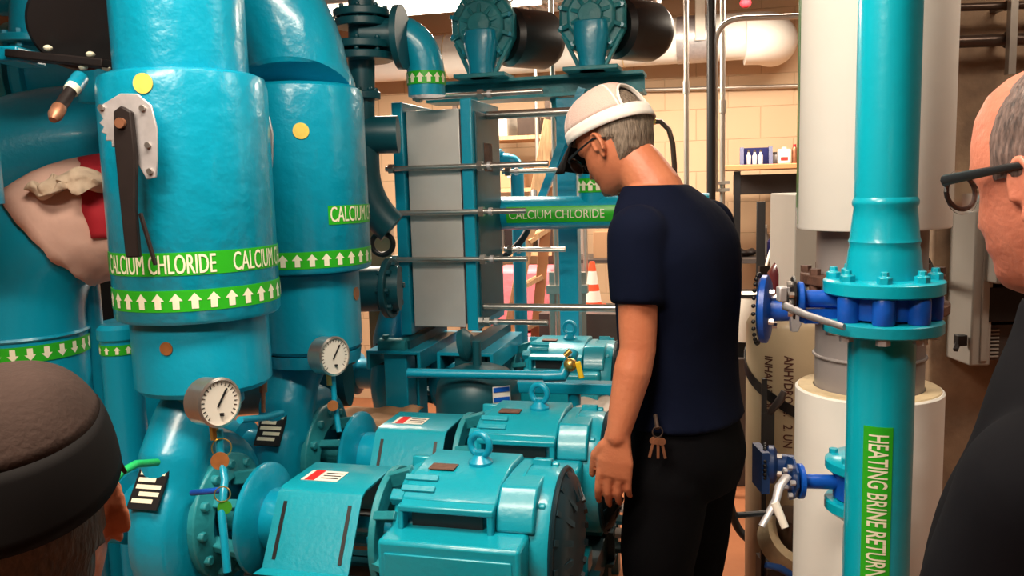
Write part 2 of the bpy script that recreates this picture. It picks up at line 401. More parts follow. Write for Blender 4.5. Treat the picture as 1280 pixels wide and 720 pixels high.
# ------------------------------------------------------------------ pumps with motors (local: x along shaft to the motor, y away from camera)
ZB = .60
def make_pump(label, glabel='horizontal shaft pumps'):
    t = thing('pump', label, 'pump', mw(0, 1.63, ZB), -T, glabel)
    ax = .215                                 # shaft height
    A0 = -1.18                                # volute centre along the row
    # volute casing: a rounded disc with a tangential neck, one skin
    m = MB()
    prof = [(0, -.055), (.12, -.062), (.165, -.062), (.196, -.045), (.208, -.015), (.208, .015), (.196, .045), (.165, .062), (.12, .062), (0, .055)]
    m.lathe(prof, (A0, 0, ax-.01), (1, 0, 0), 64)
    m.tube([(A0, -.10, ax+.07), (A0, -.085, ax+.16), (A0+.004, -.04, ax+.23), (A0+.018, -.008, ax+.275), (A0+.025, 0, ax+.315)], [.072, .072, .070, .068, .070], 32)
    sk = baked(m, .006, 6); sk.build('volute_casing', 'teal', t)
    # name plate on the volute
    def plate(px):
        c = V((A0+.0, -.168, ax+.118)); nrm = V((0, -.80, .60)); ux = V((1, 0, 0)); uy = ux.cross(nrm)*-1
        if uy.z < 0: uy = -uy
        uz = nrm.normalized()
        p = MB().prism([(-.036, -.044), (.036, -.044), (.036, .044), (-.036, .044)], c+uz*.0, ux, uy, uz*.006).build('name_plate', 'black', t)
        q = MB()
        for r_, (x0, x1) in enumerate([(-.03, .03), (-.03, .012), (-.03, .03), (-.018, .03), (-.03, .02)]):
            q.prism([(x0, .029-r_*.015), (x1, .029-r_*.015), (x1, .038-r_*.015), (x0, .038-r_*.015)], c+uz*.0055, ux, uy, uz*.001)
        q.build('name_plate_text', 'ivory', p)
    plate(0)
    MB().lathe([(.142, 0), (.142, .022), (.09, .04), (.09, .0)], (A0+.055, 0, ax), (1, 0, 0), 48).bolts((A0+.075, 0, ax), (1, 0, 0), .122, 12, .012, .018).build('casing_cover', 'teal_old', t, bevel=.003)
    # suction neck to the left
    MB().lathe([(.085, 0), (.085, .05), (.06, .06), (.06, .17), (.062, .18)], (A0-.235, 0, ax), (1, 0, 0), 40).build('suction_flange', 'teal', t)
    # bearing bracket : cage, disc, housing
    m = MB()
    for k in range(6):
        a = 2*PI*k/6+.4; d = V((0, math.cos(a), math.sin(a)))
        m.bar(V((A0+.08, 0, ax))+d*.085, V((A0+.165, 0, ax))+d*.1, .02, .03, d)
    m.cyl((A0+.06, 0, ax), (A0+.17, 0, ax), .035)
    m.build('bracket_cage', 'teal_old', t, bevel=.003)
    MB().lathe([(.118, 0), (.125, .006), (.125, .014), (.118, .02), (.075, .032), (.06, .034)], (A0+.155, 0, ax), (1, 0, 0), 56).build('bracket_disc', 'teal', t)
    MB().lathe([(.064, 0), (.07, .01), (.07, .13), (.064, .14), (.03, .145)], (A0+.18, 0, ax), (1, 0, 0), 48).cyl((A0+.31, 0, ax), (A0+.56, 0, ax), .02).build('bearing_housing', 'teal', t)
    MB().cyl((A0+.24, -.02, ax-.2), (A0+.24, 0, ax-.04), .02).box((A0+.24, 0, .01), (.06, .16, .02)).build('bracket_foot', 'teal', t, bevel=.003)
    MB().box((A0, 0, .01), (.14, .2, .02)).box((A0, 0, .05), (.03, .12, .08)).build('casing_foot', 'teal', t, bevel=.004)
    # coupling guard
    a0, a1 = -.915, -.725
    sec = [(-.185, -.005), (-.18, .0), (-.128, .0), (-.008, .145), (.105, .145), (.19, .02), (.19, -.02)]
    th = .003; outer = [(y, z) for y, z in [(-.22, .055), (-.185, .052), (-.105, .182), (-.085, .19), (.065, .19), (.085, .182), (.16, .052), (.195, .055)]]
    zo = ax-.075
    inner = [(y*.985, z-.004) for y, z in outer]
    poly = [(y, z+zo-.04) for y, z in outer]+[(y, z+zo-.04) for y, z in reversed(inner)]
    vs = []; n = len(outer)
    for a in (a0, a1):
        for y, z in outer: vs.append((a, y, z+zo))
        for y, z in inner: vs.append((a, y, z+zo))
    fs = []; L = 2*n
    for i in range(n-1):
        fs += [(i, i+1, i+1+L, i+L), (n+i, n+i+L, n+i+1+L, n+i+1), (i, n+i, n+i+1, i+1), (L+i, L+i+1, L+n+i+1, L+n+i)]
    fs += [(0, L, L+n, n), (n-1, 2*n-1, L+2*n-1, L+n-1)]
    g = MB().add(vs, fs).build('coupling_guard', 'teal_green', t)
    e = V((0, -.105+.185, .182-.052)).normalized(); nn = V((0, -e.z, e.y))
    base = V((0, -.185, .052+zo))
    for ac in (a0+.022, a1-.022):
        MB().prism([(-.004, .018), (.004, .018), (.004, .135), (-.004, .135)], base+V((ac, 0, 0))+nn*.0006, (1, 0, 0), e, nn*.0012).build('guard_slot', 'black', g)
    MB().box(((a0+a1)/2-.03, -.02, .191+zo), (.085, .06, .001)).build('warning_label', 'paper', g)
    MB().box(((a0+a1)/2-.052, -.02, .1918+zo), (.022, .06, .001)).build('warning_label_stripe', 'redprint', g)
    q = MB()
    for r_ in range(3): q.box(((a0+a1)/2-.012, -.035+r_*.015, .1918+zo), (.04, .004, .001))
    q.build('warning_label_text', 'black', g)
    # motor
    s0, s1 = -.62, -.335
    MB().lathe([(.10, -.05), (.143, -.03), (.151, -.01), (.151, .02), (.147, .03)], (s0, 0, ax), (1, 0, 0), 64).build('motor_end_bell', 'teal_green', t)
    m = MB()
    for k in range(8):
        a = 2*PI*k/8+.2; d = V((0, math.cos(a), math.sin(a))); m.bar(V((s0-.075, 0, ax))+d*.12, V((s0-.02, 0, ax))+d*.14, .018, .03, d)
    m.lathe([(.085, -.085), (.135, -.085), (.135, -.07), (.085, -.07)], (s0, 0, ax), (1, 0, 0), 48, closed=True)
    m.build('motor_end_frame', 'teal_old', t, bevel=.002)
    MB().lathe([(.143, 0), (.147, .004), (.147, s1-s0-.06)], (s0+.02, 0, ax), (1, 0, 0), 64).build('motor_shell', 'teal_green', t)
    MB().lathe([(.148, 0), (.153, .004), (.153, .06), (.148, .072), (.13, .076)], (s1-.065, 0, ax), (1, 0, 0), 64).lathe([(.1555, 0), (.1555, .005)], (s1-.065, 0, ax), (1, 0, 0), 64).build('fan_cowl', 'teal_green', t)
    m = MB().lathe([(.0, .032), (.10, .030), (.134, .02), (.149, .004), (.149, 0)], (s1+.008, 0, ax), (1, 0, 0), 64)
    for k in range(16):
        a = 2*PI*k/16; d = V((0, math.cos(a), math.sin(a))); m.bar(V((s1+.014, 0, ax))+d*.146, V((s1+.040, 0, ax))+d*.09, .012, .012, d)
    m.lathe([(.152, 0), (.156, .005), (.152, .010)], (s1+.006, 0, ax), (1, 0, 0), 64)
    m.build('fan_grille', 'grille', t)
    # ribbed top saddle bent down to the front, with the dark air slot under its lip
    def saddle(x0, x1, outer, nm):
        return MB().prism(outer, (x0, 0, ax), (0, 1, 0), (0, 0, 1), (x1-x0, 0, 0)).build(nm, 'teal_green', t, bevel=.004)
    saddle(-.625, -.43, [(-.10, .150), (-.135, .125), (-.135, .118), (-.128, .105), (-.128, .07), (-.15, .065), (-.15, .03), (-.1, .03), (-.05, .10), (.05, .10), (.1, .09), (.125, .11), (.09, .153), (.0, .159)], 'air_saddle')
    MB().box((-.53, -.1365, ax+.088), (.145, .006, .034)).build('air_slot', 'black', t)
    m = MB().prism([(-.163, .12), (-.142, .128), (-.132, .118), (-.142, .105), (-.163, .108)], (-.62, 0, ax), (0, 1, 0), (0, 0, 1), (.19, 0, 0))
    for ac in (-.619, -.437): m.box((ac, -.147, ax+.09), (.012, .03, .06))
    m.build('slot_hood', 'teal_green', t, bevel=.003)
    saddle(-.43, -.355, [(-.10, .15), (-.138, .112), (-.146, .075), (-.12, .06), (-.05, .1), (.05, .1), (.10, .11), (.09, .142), (0, .150)], 'step_block')
    # conduit box low on the front
    MB().box((-.505, -.165, ax-.03), (.28, .11, .205)).build('terminal_box', 'teal_green', t, bevel=.008)
    MB().box((-.505, -.222, ax-.035), (.25, .005, .17)).build('terminal_box_lid', 'teal_green', t, bevel=.003)
    for (x, y, z) in ((-.375, .04, .155), (-.375, -.10, .117), (-.64, .03, .15), (-.64, -.10, .117)):
        MB().box((x, y, ax+z-.005), (.04, .026, .024), Matrix.Rotation(.6 if y < 0 else -.2, 3, 'X')).cyl((x+.02, y, ax+z-.005), (x+.035, y, ax+z-.005), .008, seg=6).build('tie_lug', 'teal_green', t, bevel=.003)
    for x in (-.62, -.605):
        pass
    m = MB()
    for k in range(2): m.box((-.595, -.118+k*.022, ax+.140+k*.015), (.07, .014, .006), Matrix.Rotation(.7, 3, 'X'))
    m.build('cooling_rib', 'teal_green', t, bevel=.002)
    m = MB().lathe([(.026, 0), (.026, .008), (.012, .022), (.012, .03)], (-.50, 0, ax+.155), (0, 0, 1), 24).torus((-.50, 0, ax+.198), (.3, 1, 0), .023, .0075)
    m.build('lifting_eye', 'teal', t)
    MB().box((-.57, -.035, ax+.1585), (.055, .035, .002)).build('rating_plate', 'rust', t)
    for x in (-.60, -.38):
        for y in (-.12, .12): MB().box((x, y, .025), (.05, .07, .05)).bolts((x, y, .05), (0, 0, 1), 0, 1, .012, .012).build('motor_foot', 'teal_green', t, bevel=.004)
    return t
def dup_tree(o, parent=None):
    c = o.copy(); COL.objects.link(c); c.parent = parent
    for ch in list(o.children): dup_tree(ch, c)
    return c
pumpA = make_pump('nearest teal pump and motor, at the bottom edge beside the dark cap')
pumpB = dup_tree(pumpA); pumpB.matrix_basis = Matrix.Translation(mw(.03, 2.07, ZB)) @ Matrix.Rotation(-T, 4, 'Z')
pumpB['label'] = 'second teal pump, behind the nearest one, its motor touching the standing man\'s hand'
pumpC = dup_tree(pumpA); pumpC.matrix_basis = Matrix.Translation(mw(-.07, 3.05, ZB)) @ Matrix.Rotation(-T, 4, 'Z')
pumpC['label'] = 'farthest teal pump and motor under the bottom guide bar of the plate exchanger'

# steel skid under the pumps
def skid(b, a0, a1, label):
    t = thing('pump_skid', label, 'steel frame', mw((a0+a1)/2, b, 0), -T, 'pump skids')
    L = a1-a0
    for y in (-.15, .15):
        m = MB(); zt = ZB
        m.box((0, y, zt-.005), (L, .07, .01)).box((0, y, zt-.05), (L, .008, .1)).box((0, y, zt-.095), (L, .07, .01)); m.build('rail', 'teal_dark', t)
    for x in (-L/2+.05, 0, L/2-.05):
        MB().box((x, 0, ZB-.05), (.06, .29, .08)).build('cross_member', 'teal_dark', t)
        for y in (-.15, .15): MB().box((x, y, .25), (.07, .06, .5)).build('leg', 'teal_dark', t)
    return t
skid(1.63, -1.40, -.30, 'teal steel skid carrying the nearest pump')
skid(2.07, -1.36, -.30, 'teal steel skid carrying the second pump')
skid(3.05, -1.40, -.40, 'teal steel skid carrying the farthest pump')
# striped grating walkway plate right of motors
t = thing('step_grating', 'striped dark walkway grating between the motors and the standing man', 'grating', mw(-.36, 2.45, 0), -T)
for k in range(4): MB().box((0, -.13+.1*k, .50), (.22, .05, .012)).build('tread_bar', 'shroud' if k % 2 else 'teal_dark', t)
for x in (-.115, .115): MB().box((x, .02, .475), (.012, .4, .06)).build('side_rail', 'black', t)
for x in (-.115, .115):
    for y in (-.16, .2): MB().box((x, y, .225), (.02, .03, .45)).build('leg', 'black', t)

# ------------------------------------------------------------------ the two big discharge risers
GA = math.radians(20.5)
def label_band(parent, c, r, z0, h, spans, txt, text_phi, size, nm='label_band'):
    m = MB()
    for p0, p1 in spans: band(m, c, r, z0, z0+h, p0, p1)
    lb = m.build(nm, 'green', parent, world=True)
    vf = textmesh(txt, size, .62, bold=.0012*size/.05, step=.012)
    q = MB()
    for p in text_phi: wrap(q, vf, c, r+.0024, p, z0+(h-size*.70)/2)
    q.build('lettering', 'ivory', lb, world=True); return lb, vf[2]
def arrow_band(parent, c, r, z0, h, n, up=1, m_='green'):
    lb = band(MB(), c, r, z0, z0+h).build('arrow_band', m_, parent, world=True)
    arrows(MB(), c, r+.002, z0+h/2, h*.74, n, up).build('arrows', 'ivory', lb, world=True)
def valve_plate(parent, c, r, phi, z, S=1.0):
    # notched quadrant plate with a black lever, standing off the jacket
    nrm = V((math.sin(phi), -math.cos(phi), 0)); ux = V((math.cos(phi), math.sin(phi), 0)); uz = V((0, 0, 1))
    o = V((c[0], c[1], z))+nrm*(r+.012)
    MB().cyl(o-nrm*.03, o+nrm*.008, .03*S).build('valve_stem', 'teal', parent, world=True)
    pts = [(-.062, .045)]
    for k in range(9):
        a = math.radians(170+k*9); rr = .058 if k % 2 else .049; pts.append((rr*math.cos(a)-.002, rr*math.sin(a)+.015))
    pts += [(-.02, -.05), (.012, -.06), (.03, -.095), (.05, -.092), (.055, -.06), (.06, .0), (.052, .045), (.025, .068), (-.01, .07)]
    MB().prism([(x*S, y*S) for x, y in pts], o+nrm*.008, ux, uz, nrm*.005).build('notched_plate', 'zinc', parent, world=True, bevel=.0015)
    m = MB()
    for x, y in ((-.05, .045), (.035, .04), (.04, -.08), (.04, -.03)): m.lathe([(.006*S, 0), (.006*S, .006)], o+nrm*.013+ux*x*S+uz*y*S, nrm, 8)
    m.each('plate_bolt', 'steel', parent, world=True)
    lv = MB().prism([(x*S, y*S) for x, y in [(-.016, .035), (0, .045), (.02, .033), (.022, -.05), (.012, -.15), (.012, -.245), (-.016, -.245), (-.018, -.15), (-.02, -.02)]], o+nrm*.018, ux, uz, nrm*.014).build('lever', 'brown', parent, world=True, bevel=.003)
    MB().lathe([(.010*S, 0), (.010*S, .008)], o+nrm*.032+uz*.012, nrm, 12).build('lever_bolt', 'copper', lv, world=True)
    MB().bar(o+nrm*.02+ux*.016*S-uz*.16*S, o+nrm*.03+ux*.045*S-uz*.26*S, .006, .006).build('lever_catch', 'brown', parent, world=True)
def disc_badge(parent, c, r, phi, z, rad, m_, nm='tag_disc'):
    nrm = V((math.sin(phi), -math.cos(phi), 0))
    MB().lathe([(rad, 0), (rad, .0025)], V((c[0], c[1], z))+nrm*(r-.0005), nrm, 28).build(nm, m_, parent, world=True)

# riser A
cA = mw(-1.145, 1.63, 0)
tA = thing('riser_pipe', 'nearest big teal riser with CALCIUM CHLORIDE lettering and a long black lever', 'pipe', V((cA.x, cA.y, ZB+.52)), 0, 'jacketed calcium chloride risers')
R1 = .175
m = MB().lathe([(.138, 0), (.138, 1.05)], (cA.x, cA.y, 1.78), (0, 0, 1), 64); m.build('upper_pipe', 'jacket', tA, world=True)
MB().lathe([(.15, 1.284), (.170, 1.284), (R1, 1.292), (R1, 1.772), (.170, 1.795), (.155, 1.802), (.138, 1.803)], (cA.x, cA.y, 0), (0, 0, 1), 72).build('valve_jacket', 'jacket', tA, world=True)
MB().lathe([(.10, 1.118), (.136, 1.120), (.147, 1.132), (.147, 1.270), (.142, 1.285)], (cA.x, cA.y, 0), (0, 0, 1), 64).build('lower_jacket', 'teal', tA, world=True)
MB().lathe([(.078, 1.075), (.082, 1.08), (.082, 1.12)], (cA.x, cA.y, 0), (0, 0, 1), 48).build('neck', 'teal', tA, world=True)
lb, wd = label_band(tA, cA, R1, 1.386, .047, [(-PI, PI)], 'CALCIUM CHLORIDE', [], .05)
vf = textmesh('CALCIUM CHLORIDE', .056, .50, bold=0, step=.012)
arc = vf[2]/R1; per = arc+.09*2
for k in range(3): wrap(MB(), vf, cA, R1+.0024, GA+math.asin(.23)-arc+per*(k-1), 1.390).build('lettering', 'ivory', lb, world=True)
arrow_band(tA, cA, R1, 1.312, .044, 30)
valve_plate(tA, cA, R1+.02, GA-.50, 1.675, 1.0)
disc_badge(tA, cA, R1, GA+math.asin(-.42), 1.768, .020, 'yellowtag')
disc_badge(tA, cA, .147, GA+math.asin(-.48), 1.232, .014, 'coppertag')

# riser B
cB = mw(-1.11, 2.07, 0); GB = math.atan(-cB.x/cB.y)
tB = thing('riser_pipe', 'second teal riser behind the nearest one, bending back at its top', 'pipe', V((cB.x, cB.y, ZB+.5)), 0, 'jacketed calcium chloride risers')
MB().lathe([(.13, 1.338), (.168, 1.338), (.173, 1.345), (.173, 1.79), (.168, 1.812), (.15, 1.822), (.13, 1.824)], (cB.x, cB.y, 0), (0, 0, 1), 72).build('valve_jacket', 'jacket', tB, world=True)
MB().lathe([(.08, 1.118), (.13, 1.12), (.138, 1.13), (.138, 1.33), (.13, 1.34)], (cB.x, cB.y, 0), (0, 0, 1), 64).build('lower_jacket', 'teal', tB, world=True)
MB().lathe([(.09, 1.075), (.095, 1.08), (.13, 1.085), (.135, 1.118)], (cB.x, cB.y, 0), (0, 0, 1), 48).build('neck', 'teal', tB, world=True)
e = arc_pts((cB.x-.34, cB.y+.02, 1.83), (1, 0, 0), (0, 0, 1), .34, 0, PI/2, 14)
MB().tube([(cB.x, cB.y, 1.80)]+e+[(cB.x-.8, cB.y+.05, 2.17)], [.153, .15]+[.135]*14+[.13], 48).build('elbow', 'jacket', tB, world=True)
vfB = textmesh('CALCIUM CHLORIDE', .056, .54, bold=0, step=.012)
lbm = band(MB(), cB, .173, 1.462, 1.510, GB+math.asin(.34), GB+PI/2+.9).build('label_band', 'green', tB, world=True)
wrap(MB(), vfB, cB, .1755, GB+math.asin(.36), 1.469).build('lettering', 'ivory', lbm, world=True)
arrow_band(tB, cB, .173, 1.353, .043, 30)
valve_plate(tB, cB, .173, GB-math.asin(.55), 1.69, .9)
disc_badge(tB, cB, .173, GB+math.asin(.02), 1.697, .020, 'yellowtag')
disc_badge(tB, cB, .138, GB+math.asin(.9), 1.27, .018, 'coppertag')

# ------------------------------------------------------------------ pressure gauges
def gauge(label, p, nrm, rad, base, cat='gauge'):
    p = V(p); nrm = V(nrm).normalized()
    t = thing('pressure_gauge', label, cat, base, 0, 'round dial gauges')
    MB().lathe([(rad*.86, -.045), (rad, -.04), (rad, 0), (rad*1.04, .002), (rad*1.04, .008), (rad*.93, .010), (rad*.93, .004), (0, .004)], p, nrm, 48).build('case', 'brass' if 0 else 'steel', t, world=True)
    f = MB().lathe([(rad*.93, .004), (rad*.93, .006)], p, nrm, 40).build('dial', 'paper', t, world=True)
    z = V((0, 0, 1)); uy = (z-nrm*z.dot(nrm)).normalized(); ux = uy.cross(nrm)
    m = MB()
    for k in range(21):
        a = math.radians(-45+k*13.5); d = ux*math.cos(a)+uy*math.sin(a); m.bar(p+nrm*.0065+d*rad*.72, p+nrm*.0065+d*rad*.86, .0015, .0006, nrm)
    m.bar(p+nrm*.0075-(ux*.6+uy*.8)*rad*.2, p+nrm*.0075+(ux*.6+uy*.8)*rad*.66, .004, .0008, nrm)
    m.box(p+nrm*.0065-uy*rad*.5, (.012, .003, .006))
    m.build('pointer', 'black', f, world=True)
    MB().lathe([(.009, 0), (.009, .03)], p-nrm*.02-uy*(rad+.028), uy, 8).build('stem', 'brass', t, world=True)
    return t
g0 = at(272, 503, 1.56)
gb = V((g0.x-.005, g0.y+.015, 1.03))
gauge('nearest round dial gauge, in front of the neck of the nearest pump', g0, (.82, -.57, .05), .046, at(274, 560, 1.57))
g1 = at(416, 445, 2.12)
gauge('smaller-looking dial gauge beside the second riser, above the second pump', g1, (.80, -.6, .05), .049, at(417, 480, 2.13))
# sensing lines with tags
def line(name, label, pts, r, m_, cat='pipe', grp=None, seg=10): return single(MB().tube(bend(pts, .03, 5), r, seg), name, m_, label, cat, grp)
t = thing('gauge_line', 'thin teal tube under the nearest gauge, hung with copper and green tags', 'tube', at(278, 700, 1.5))
MB().tube([at(274, 537, 1.57), at(275, 562, 1.57), at(281, 600, 1.54), at(277, 640, 1.5), at(284, 715, 1.48)], .0075, 10).build('tube', 'teal', t, world=True)
MB().tube([at(281, 612, 1.54), at(262, 614, 1.56), at(240, 616, 1.60)], .006, 10).build('branch', 'blue', t, world=True)
MB().lathe([(.017, 0), (.017, .002)], at(275, 576, 1.55), (.2, -1, .1), 24).build('copper_tag', 'coppertag', t, world=True)['label'] = 'round copper tag'
MB().lathe([(.013, 0), (.013, .002)], at(281, 634, 1.50), (.2, -1, .1), 24).build('green_tag', 'greentape', t, world=True)['label'] = 'round green tag'
MB().torus(at(277, 560, 1.56), (.2, -1, .1), .018, .0013, 24, 6).torus(at(278, 618, 1.5), (.3, -1, .1), .014, .0013, 24, 6).each('tag_wire', 'brass', t, world=True)
t = thing('gauge_line', 'thin teal tube under the farther gauge with a hanging copper tag', 'tube', at(418, 560, 2.1))
MB().tube([at(416, 470, 2.13), at(418, 500, 2.13), at(424, 540, 2.1)], .007, 10).build('tube', 'teal', t, world=True)
MB().tube([at(300, 525, 1.75), at(330, 522, 1.9), at(352, 516, 2.0)], .008, 10).build('branch', 'teal', t, world=True)
MB().lathe([(.014, 0), (.014, .002)], at(416, 507, 2.1), (.2, -1, .1), 24).build('copper_tag', 'coppertag', t, world=True)
for i, (px, py, Y, lab) in enumerate([(350, 0, 0, '')][:0]): pass
t = thing('thermometer', 'short copper-coloured cap sticking up between the two risers', 'fitting', at(329, 492, 1.9))
MB().cyl(at(329, 490, 1.9), at(329, 470, 1.9), .009).cyl(at(329, 515, 1.9), at(329, 490, 1.9), .005).build('cap', 'copper', t, world=True)

# ------------------------------------------------------------------ big elbows and pipes at far left
def pipe(name, label, pts, r, br, m_='teal', cat='pipe', grp=None, seg=40, fl=None):
    t = thing(name, label, cat, (pts[0] if V(pts[0]).z < V(pts[-1]).z else pts[-1]), 0, grp)
    path = bend(pts, br, 12)
    MB().tube(path, r, seg).build('pipe_run', m_, t, world=True)
    for (p, d, R_, th) in (fl or []):
        f = MB().lathe([(R_, -th/2), (R_, th/2)], p, d, 40).build('flange', m_, t, world=True, bevel=.003)
        MB().bolts(V(p)+V(d).normalized()*(th/2), d, R_-.022, 8, .01, .012).bolts(V(p)-V(d).normalized()*(th/2+.012), d, R_-.022, 8, .01, .012).each('bolt', m_, t, world=True)
    return t
LC = at(31, 440, 2.2)
lz = at(150, 272, 2.2).z
pts = [V((LC.x, LC.y, .0)), V((LC.x, LC.y, lz)), V((LC.x+.47, LC.y+.14, lz))]
tE = thing('elbow_pipe', 'bright teal elbow at the left edge wrapped in a pink cloth, green arrow tape below', 'pipe', (LC.x, LC.y, 0))
path = bend(pts, .27, 16)
MB().tube(path, .155, 56).build('pipe_run', 'teal', tE, world=True)
za = at(60, 440, 2.05).z
MB().lathe([(.158, 0), (.161, .004), (.158, .01)], (LC.x, LC.y, za+.022), (0, 0, 1), 56).build('weld_ring', 'teal', tE, world=True)
arrow_band(tE, LC, .1565, za-.03, .042, 26, -1)
# cloth: a sleeve following the pipe over the bend
def sleeve(path, i0, i1, r, a0, a1, n, wob, th):
    vs = []; fs = []; m_ = i1-i0+1; ts = []
    x = None
    for i in range(i0, i1+1):
        tn = (path[min(i+1, len(path)-1)]-path[max(i-1, 0)]).normalized()
        x = tn.cross(V((0, -1, 0))).normalized(); 
        if x.z < 0 and False: x = -x
        y = V((0, -1, 0)); y = (y-tn*y.dot(tn)).normalized(); x = y.cross(tn)
        for k in range(n+1):
            a = a0+(a1-a0)*k/n; d = y*math.cos(a)+x*math.sin(a)
            nz = noise.noise(V((i*.5, k*.35, wob*7)))
            edge = path[i]+tn*(noise.noise(V((k*.3, 3, i-i0)))*.012)
            vs.append(edge+d*(r+.004+wob*(.5+nz)))
    for i in range(m_-1):
        for k in range(n): fs.append((i*(n+1)+k, i*(n+1)+k+1, (i+1)*(n+1)+k+1, (i+1)*(n+1)+k))
    return MB().add(vs, fs)
tC = thing('pipe_cloth', 'pink cloth wrap with cream rag and red band on the bright teal elbow', 'cloth', path[9])
o = sleeve(path, 10, 17, .155, -2.2, 2.2, 48, .006, .003).build('wrap', 'cloth_pink', tC, world=True); s_ = o.modifiers.new('s', 'SOLIDIFY'); s_.thickness = .004; s_.offset = 1
o = sleeve(path, 15, 18, .162, -.3, 1.7, 24, .005, .003).build('red_band', 'red', tC, world=True); s_ = o.modifiers.new('s', 'SOLIDIFY'); s_.thickness = .004; s_.offset = 1
# crumpled rag
def blob(pts, rr, nz=.35, sc_=18, vox=.006):
    m = MB()
    for p, r in zip(pts, rr): m.ball(p, r, 14, 9)
    b = baked(m, vox, 2)
    for v in b.v:
        q = v*sc_; d = V((noise.noise(q), noise.noise(q+V((9, 0, 0))), noise.noise(q+V((0, 9, 0)))))
        v += d*nz*.03
    return b
RY = 2.1
rp = [at(50, 238, RY), at(68, 230, RY), at(88, 224, RY), at(108, 222, RY), at(126, 228, RY), at(75, 236, RY-.03), at(100, 234, RY-.03), at(60, 244, RY-.04)]
blob(rp, [(.028, .05, .016), (.03, .05, .022), (.032, .05, .022), (.03, .05, .022), (.026, .05, .02), (.026, .03, .012), (.026, .03, .012), (.03, .02, .010)], .7, 26).build('crumpled_rag', 'cloth_cream', tC, world=True)

# second pipe curving behind the elbow (dark diagonal) 
b0 = at(-60, 420, 2.6)
pipe('elbow_pipe', 'larger shaded teal elbow rising behind the cloth-wrapped one at left', [V((b0.x, b0.y, 0)), V((b0.x, b0.y, at(0, 195, 2.6).z)), V((b0.x+.95, b0.y+.2, at(0, 195, 2.6).z+.06))], .19, .42, 'teal')
# far-left vertical header with flange
h = at(-78, 200, 1.8)
pipe('header_pipe', 'big vertical teal pipe cut by the left edge of the photo', [V((h.x, h.y, 1.54)), V((h.x, h.y, CEIL))], .115, .1, 'teal')
h2 = at(70, 120, 2.5)
hz = lambda x, y, Y: at(x, y, Y).z
t = thing('header_pipe', 'thick shaded horizontal teal pipe above the cloth-wrapped elbow, behind the black disc', 'pipe', at(0, 150, 2.45))
c0 = at(-140, 105, 3.0); c1 = at(330, 90, 3.15)
MB().tube([c0, c1], .16, 48).build('pipe_run', 'teal', t, world=True)
MB().lathe([(.20, -.015), (.20, .015)], at(30, 101, 3.05), c1-c0, 48).build('flange', 'teal_old', t, world=True, bevel=.003)
MB().lathe([(.20, -.015), (.20, .015)], at(50, 100, 3.06), c1-c0, 48).build('flange', 'teal', t, world=True, bevel=.003)
# the black disc: an end cap seen from below, on a brown flange plate
t = thing('wafer_valve', 'round black valve disc over a brown slab flange at the top left corner', 'valve', at(95, 78, 1.95))
c = at(98, 28, 2.0)
MB().lathe([(.098, 0), (.104, .006), (.104, .03), (.098, .036)], c, (.30, -.9, -.35), 56).bolts(c, (.30, -.9, -.35), .085, 8, .008, -.006, .3).build('disc', 'black', t, world=True)
a_ = at(10, 70, 2.0); b_ = at(146, 82, 1.95)
MB().bar(a_+V((.03, 0, 0)), b_, .10, .018).build('flange_plate', 'brown', t, world=True, bevel=.003)
MB().bar(a_+V((-.02, .02, 0)), a_+V((.045, .02, 0)), .12, .034).build('teal_flange_edge', 'teal', t, world=True, bevel=.005)
m = MB()
for (px, py) in ((113, 68), (60, 60), (104, 84), (133, 85)): m.ball(at(px, py, 1.93), (.010, .010, .007), 10, 6)
m.each('bolt_head', 'ivory', t, world=True)
t = thing('lever_handle', 'short brown lever with a copper tip and white collar left of the notched plate', 'handle', at(68, 145, 1.8))
MB().tube([at(90, 112, 1.85), at(80, 126, 1.83), at(72, 138, 1.8)], [.012, .0135, .012], 16).build('grip', 'brown', t, world=True)
MB().tube([at(74, 135, 1.81), at(69, 144, 1.79), at(66, 150, 1.78)], [.015, .015, .008], 16).build('tip', 'copper', t, world=True)
MB().tube([at(93, 108, 1.86), at(88, 114, 1.85)], .016, 16).build('collar', 'ivory', t, world=True)
MB().tube([at(100, 98, 1.9), at(91, 111, 1.86)], .018, 16).build('hub', 'teal', t, world=True)
# dark pipe run behind, slanting from top-left
pipe('branch_pipe', 'teal vertical pipe in the top left corner behind the black disc', [at(40, 60, 2.3), at(44, -140, 2.3)], .055, .1, 'teal', fl=[(at(42, 52, 2.3), (0, 0, 1), .09, .02)])
pipe('branch_pipe', 'upright teal pipe peeping out left of the nearest riser at the very top', [at(128, 130, 2.35), at(122, -150, 2.35)], .06, .1, 'teal')
# uprights between elbow and pump
for (px, Y, r, top, lab) in [(122, 2.3, .05, 345, 'slim teal standpipe right of the cloth-wrapped elbow'), (152, 2.35, .055, 440, 'shaded teal standpipe left of the nearest pump volute'), (185, 2.5, .1, 400, 'wide shaded teal standpipe hidden behind the lower jacket of the nearest riser')]:
    p = at(px, 600, Y); pipe('standpipe', lab, [V((p.x, p.y, 0)), V((p.x, p.y, at(px, top, Y).z))], r, .1, 'teal', grp='standpipes at left')
# small jacket stub with tape left of lower jacket
c = at(150, 425, 1.98)
t = thing('jacket_stub', 'rounded teal pipe stub with a strip of green arrow tape, left of the lower jacket', 'pipe', (c.x, c.y, c.z-.1))
MB().lathe([(.045, -.45), (.045, .0), (.05, .006), (.05, .03), (.04, .04), (0, .042)], c, (0, 0, 1), 32).build('stub', 'teal', t, world=True)
arrow_band(t, V((c.x, c.y, 0)), .0455, c.z-.03, .024, 12)
# green hose by the man's cap
single(MB().tube([at(110, 628, 1.35), at(138, 606, 1.36), at(152, 590, 1.38), at(170, 580, 1.42), at(196, 578, 1.5)], .007, 12), 'hose', 'greenhose', 'thin bright green hose curling up behind the dark cap', 'hose')
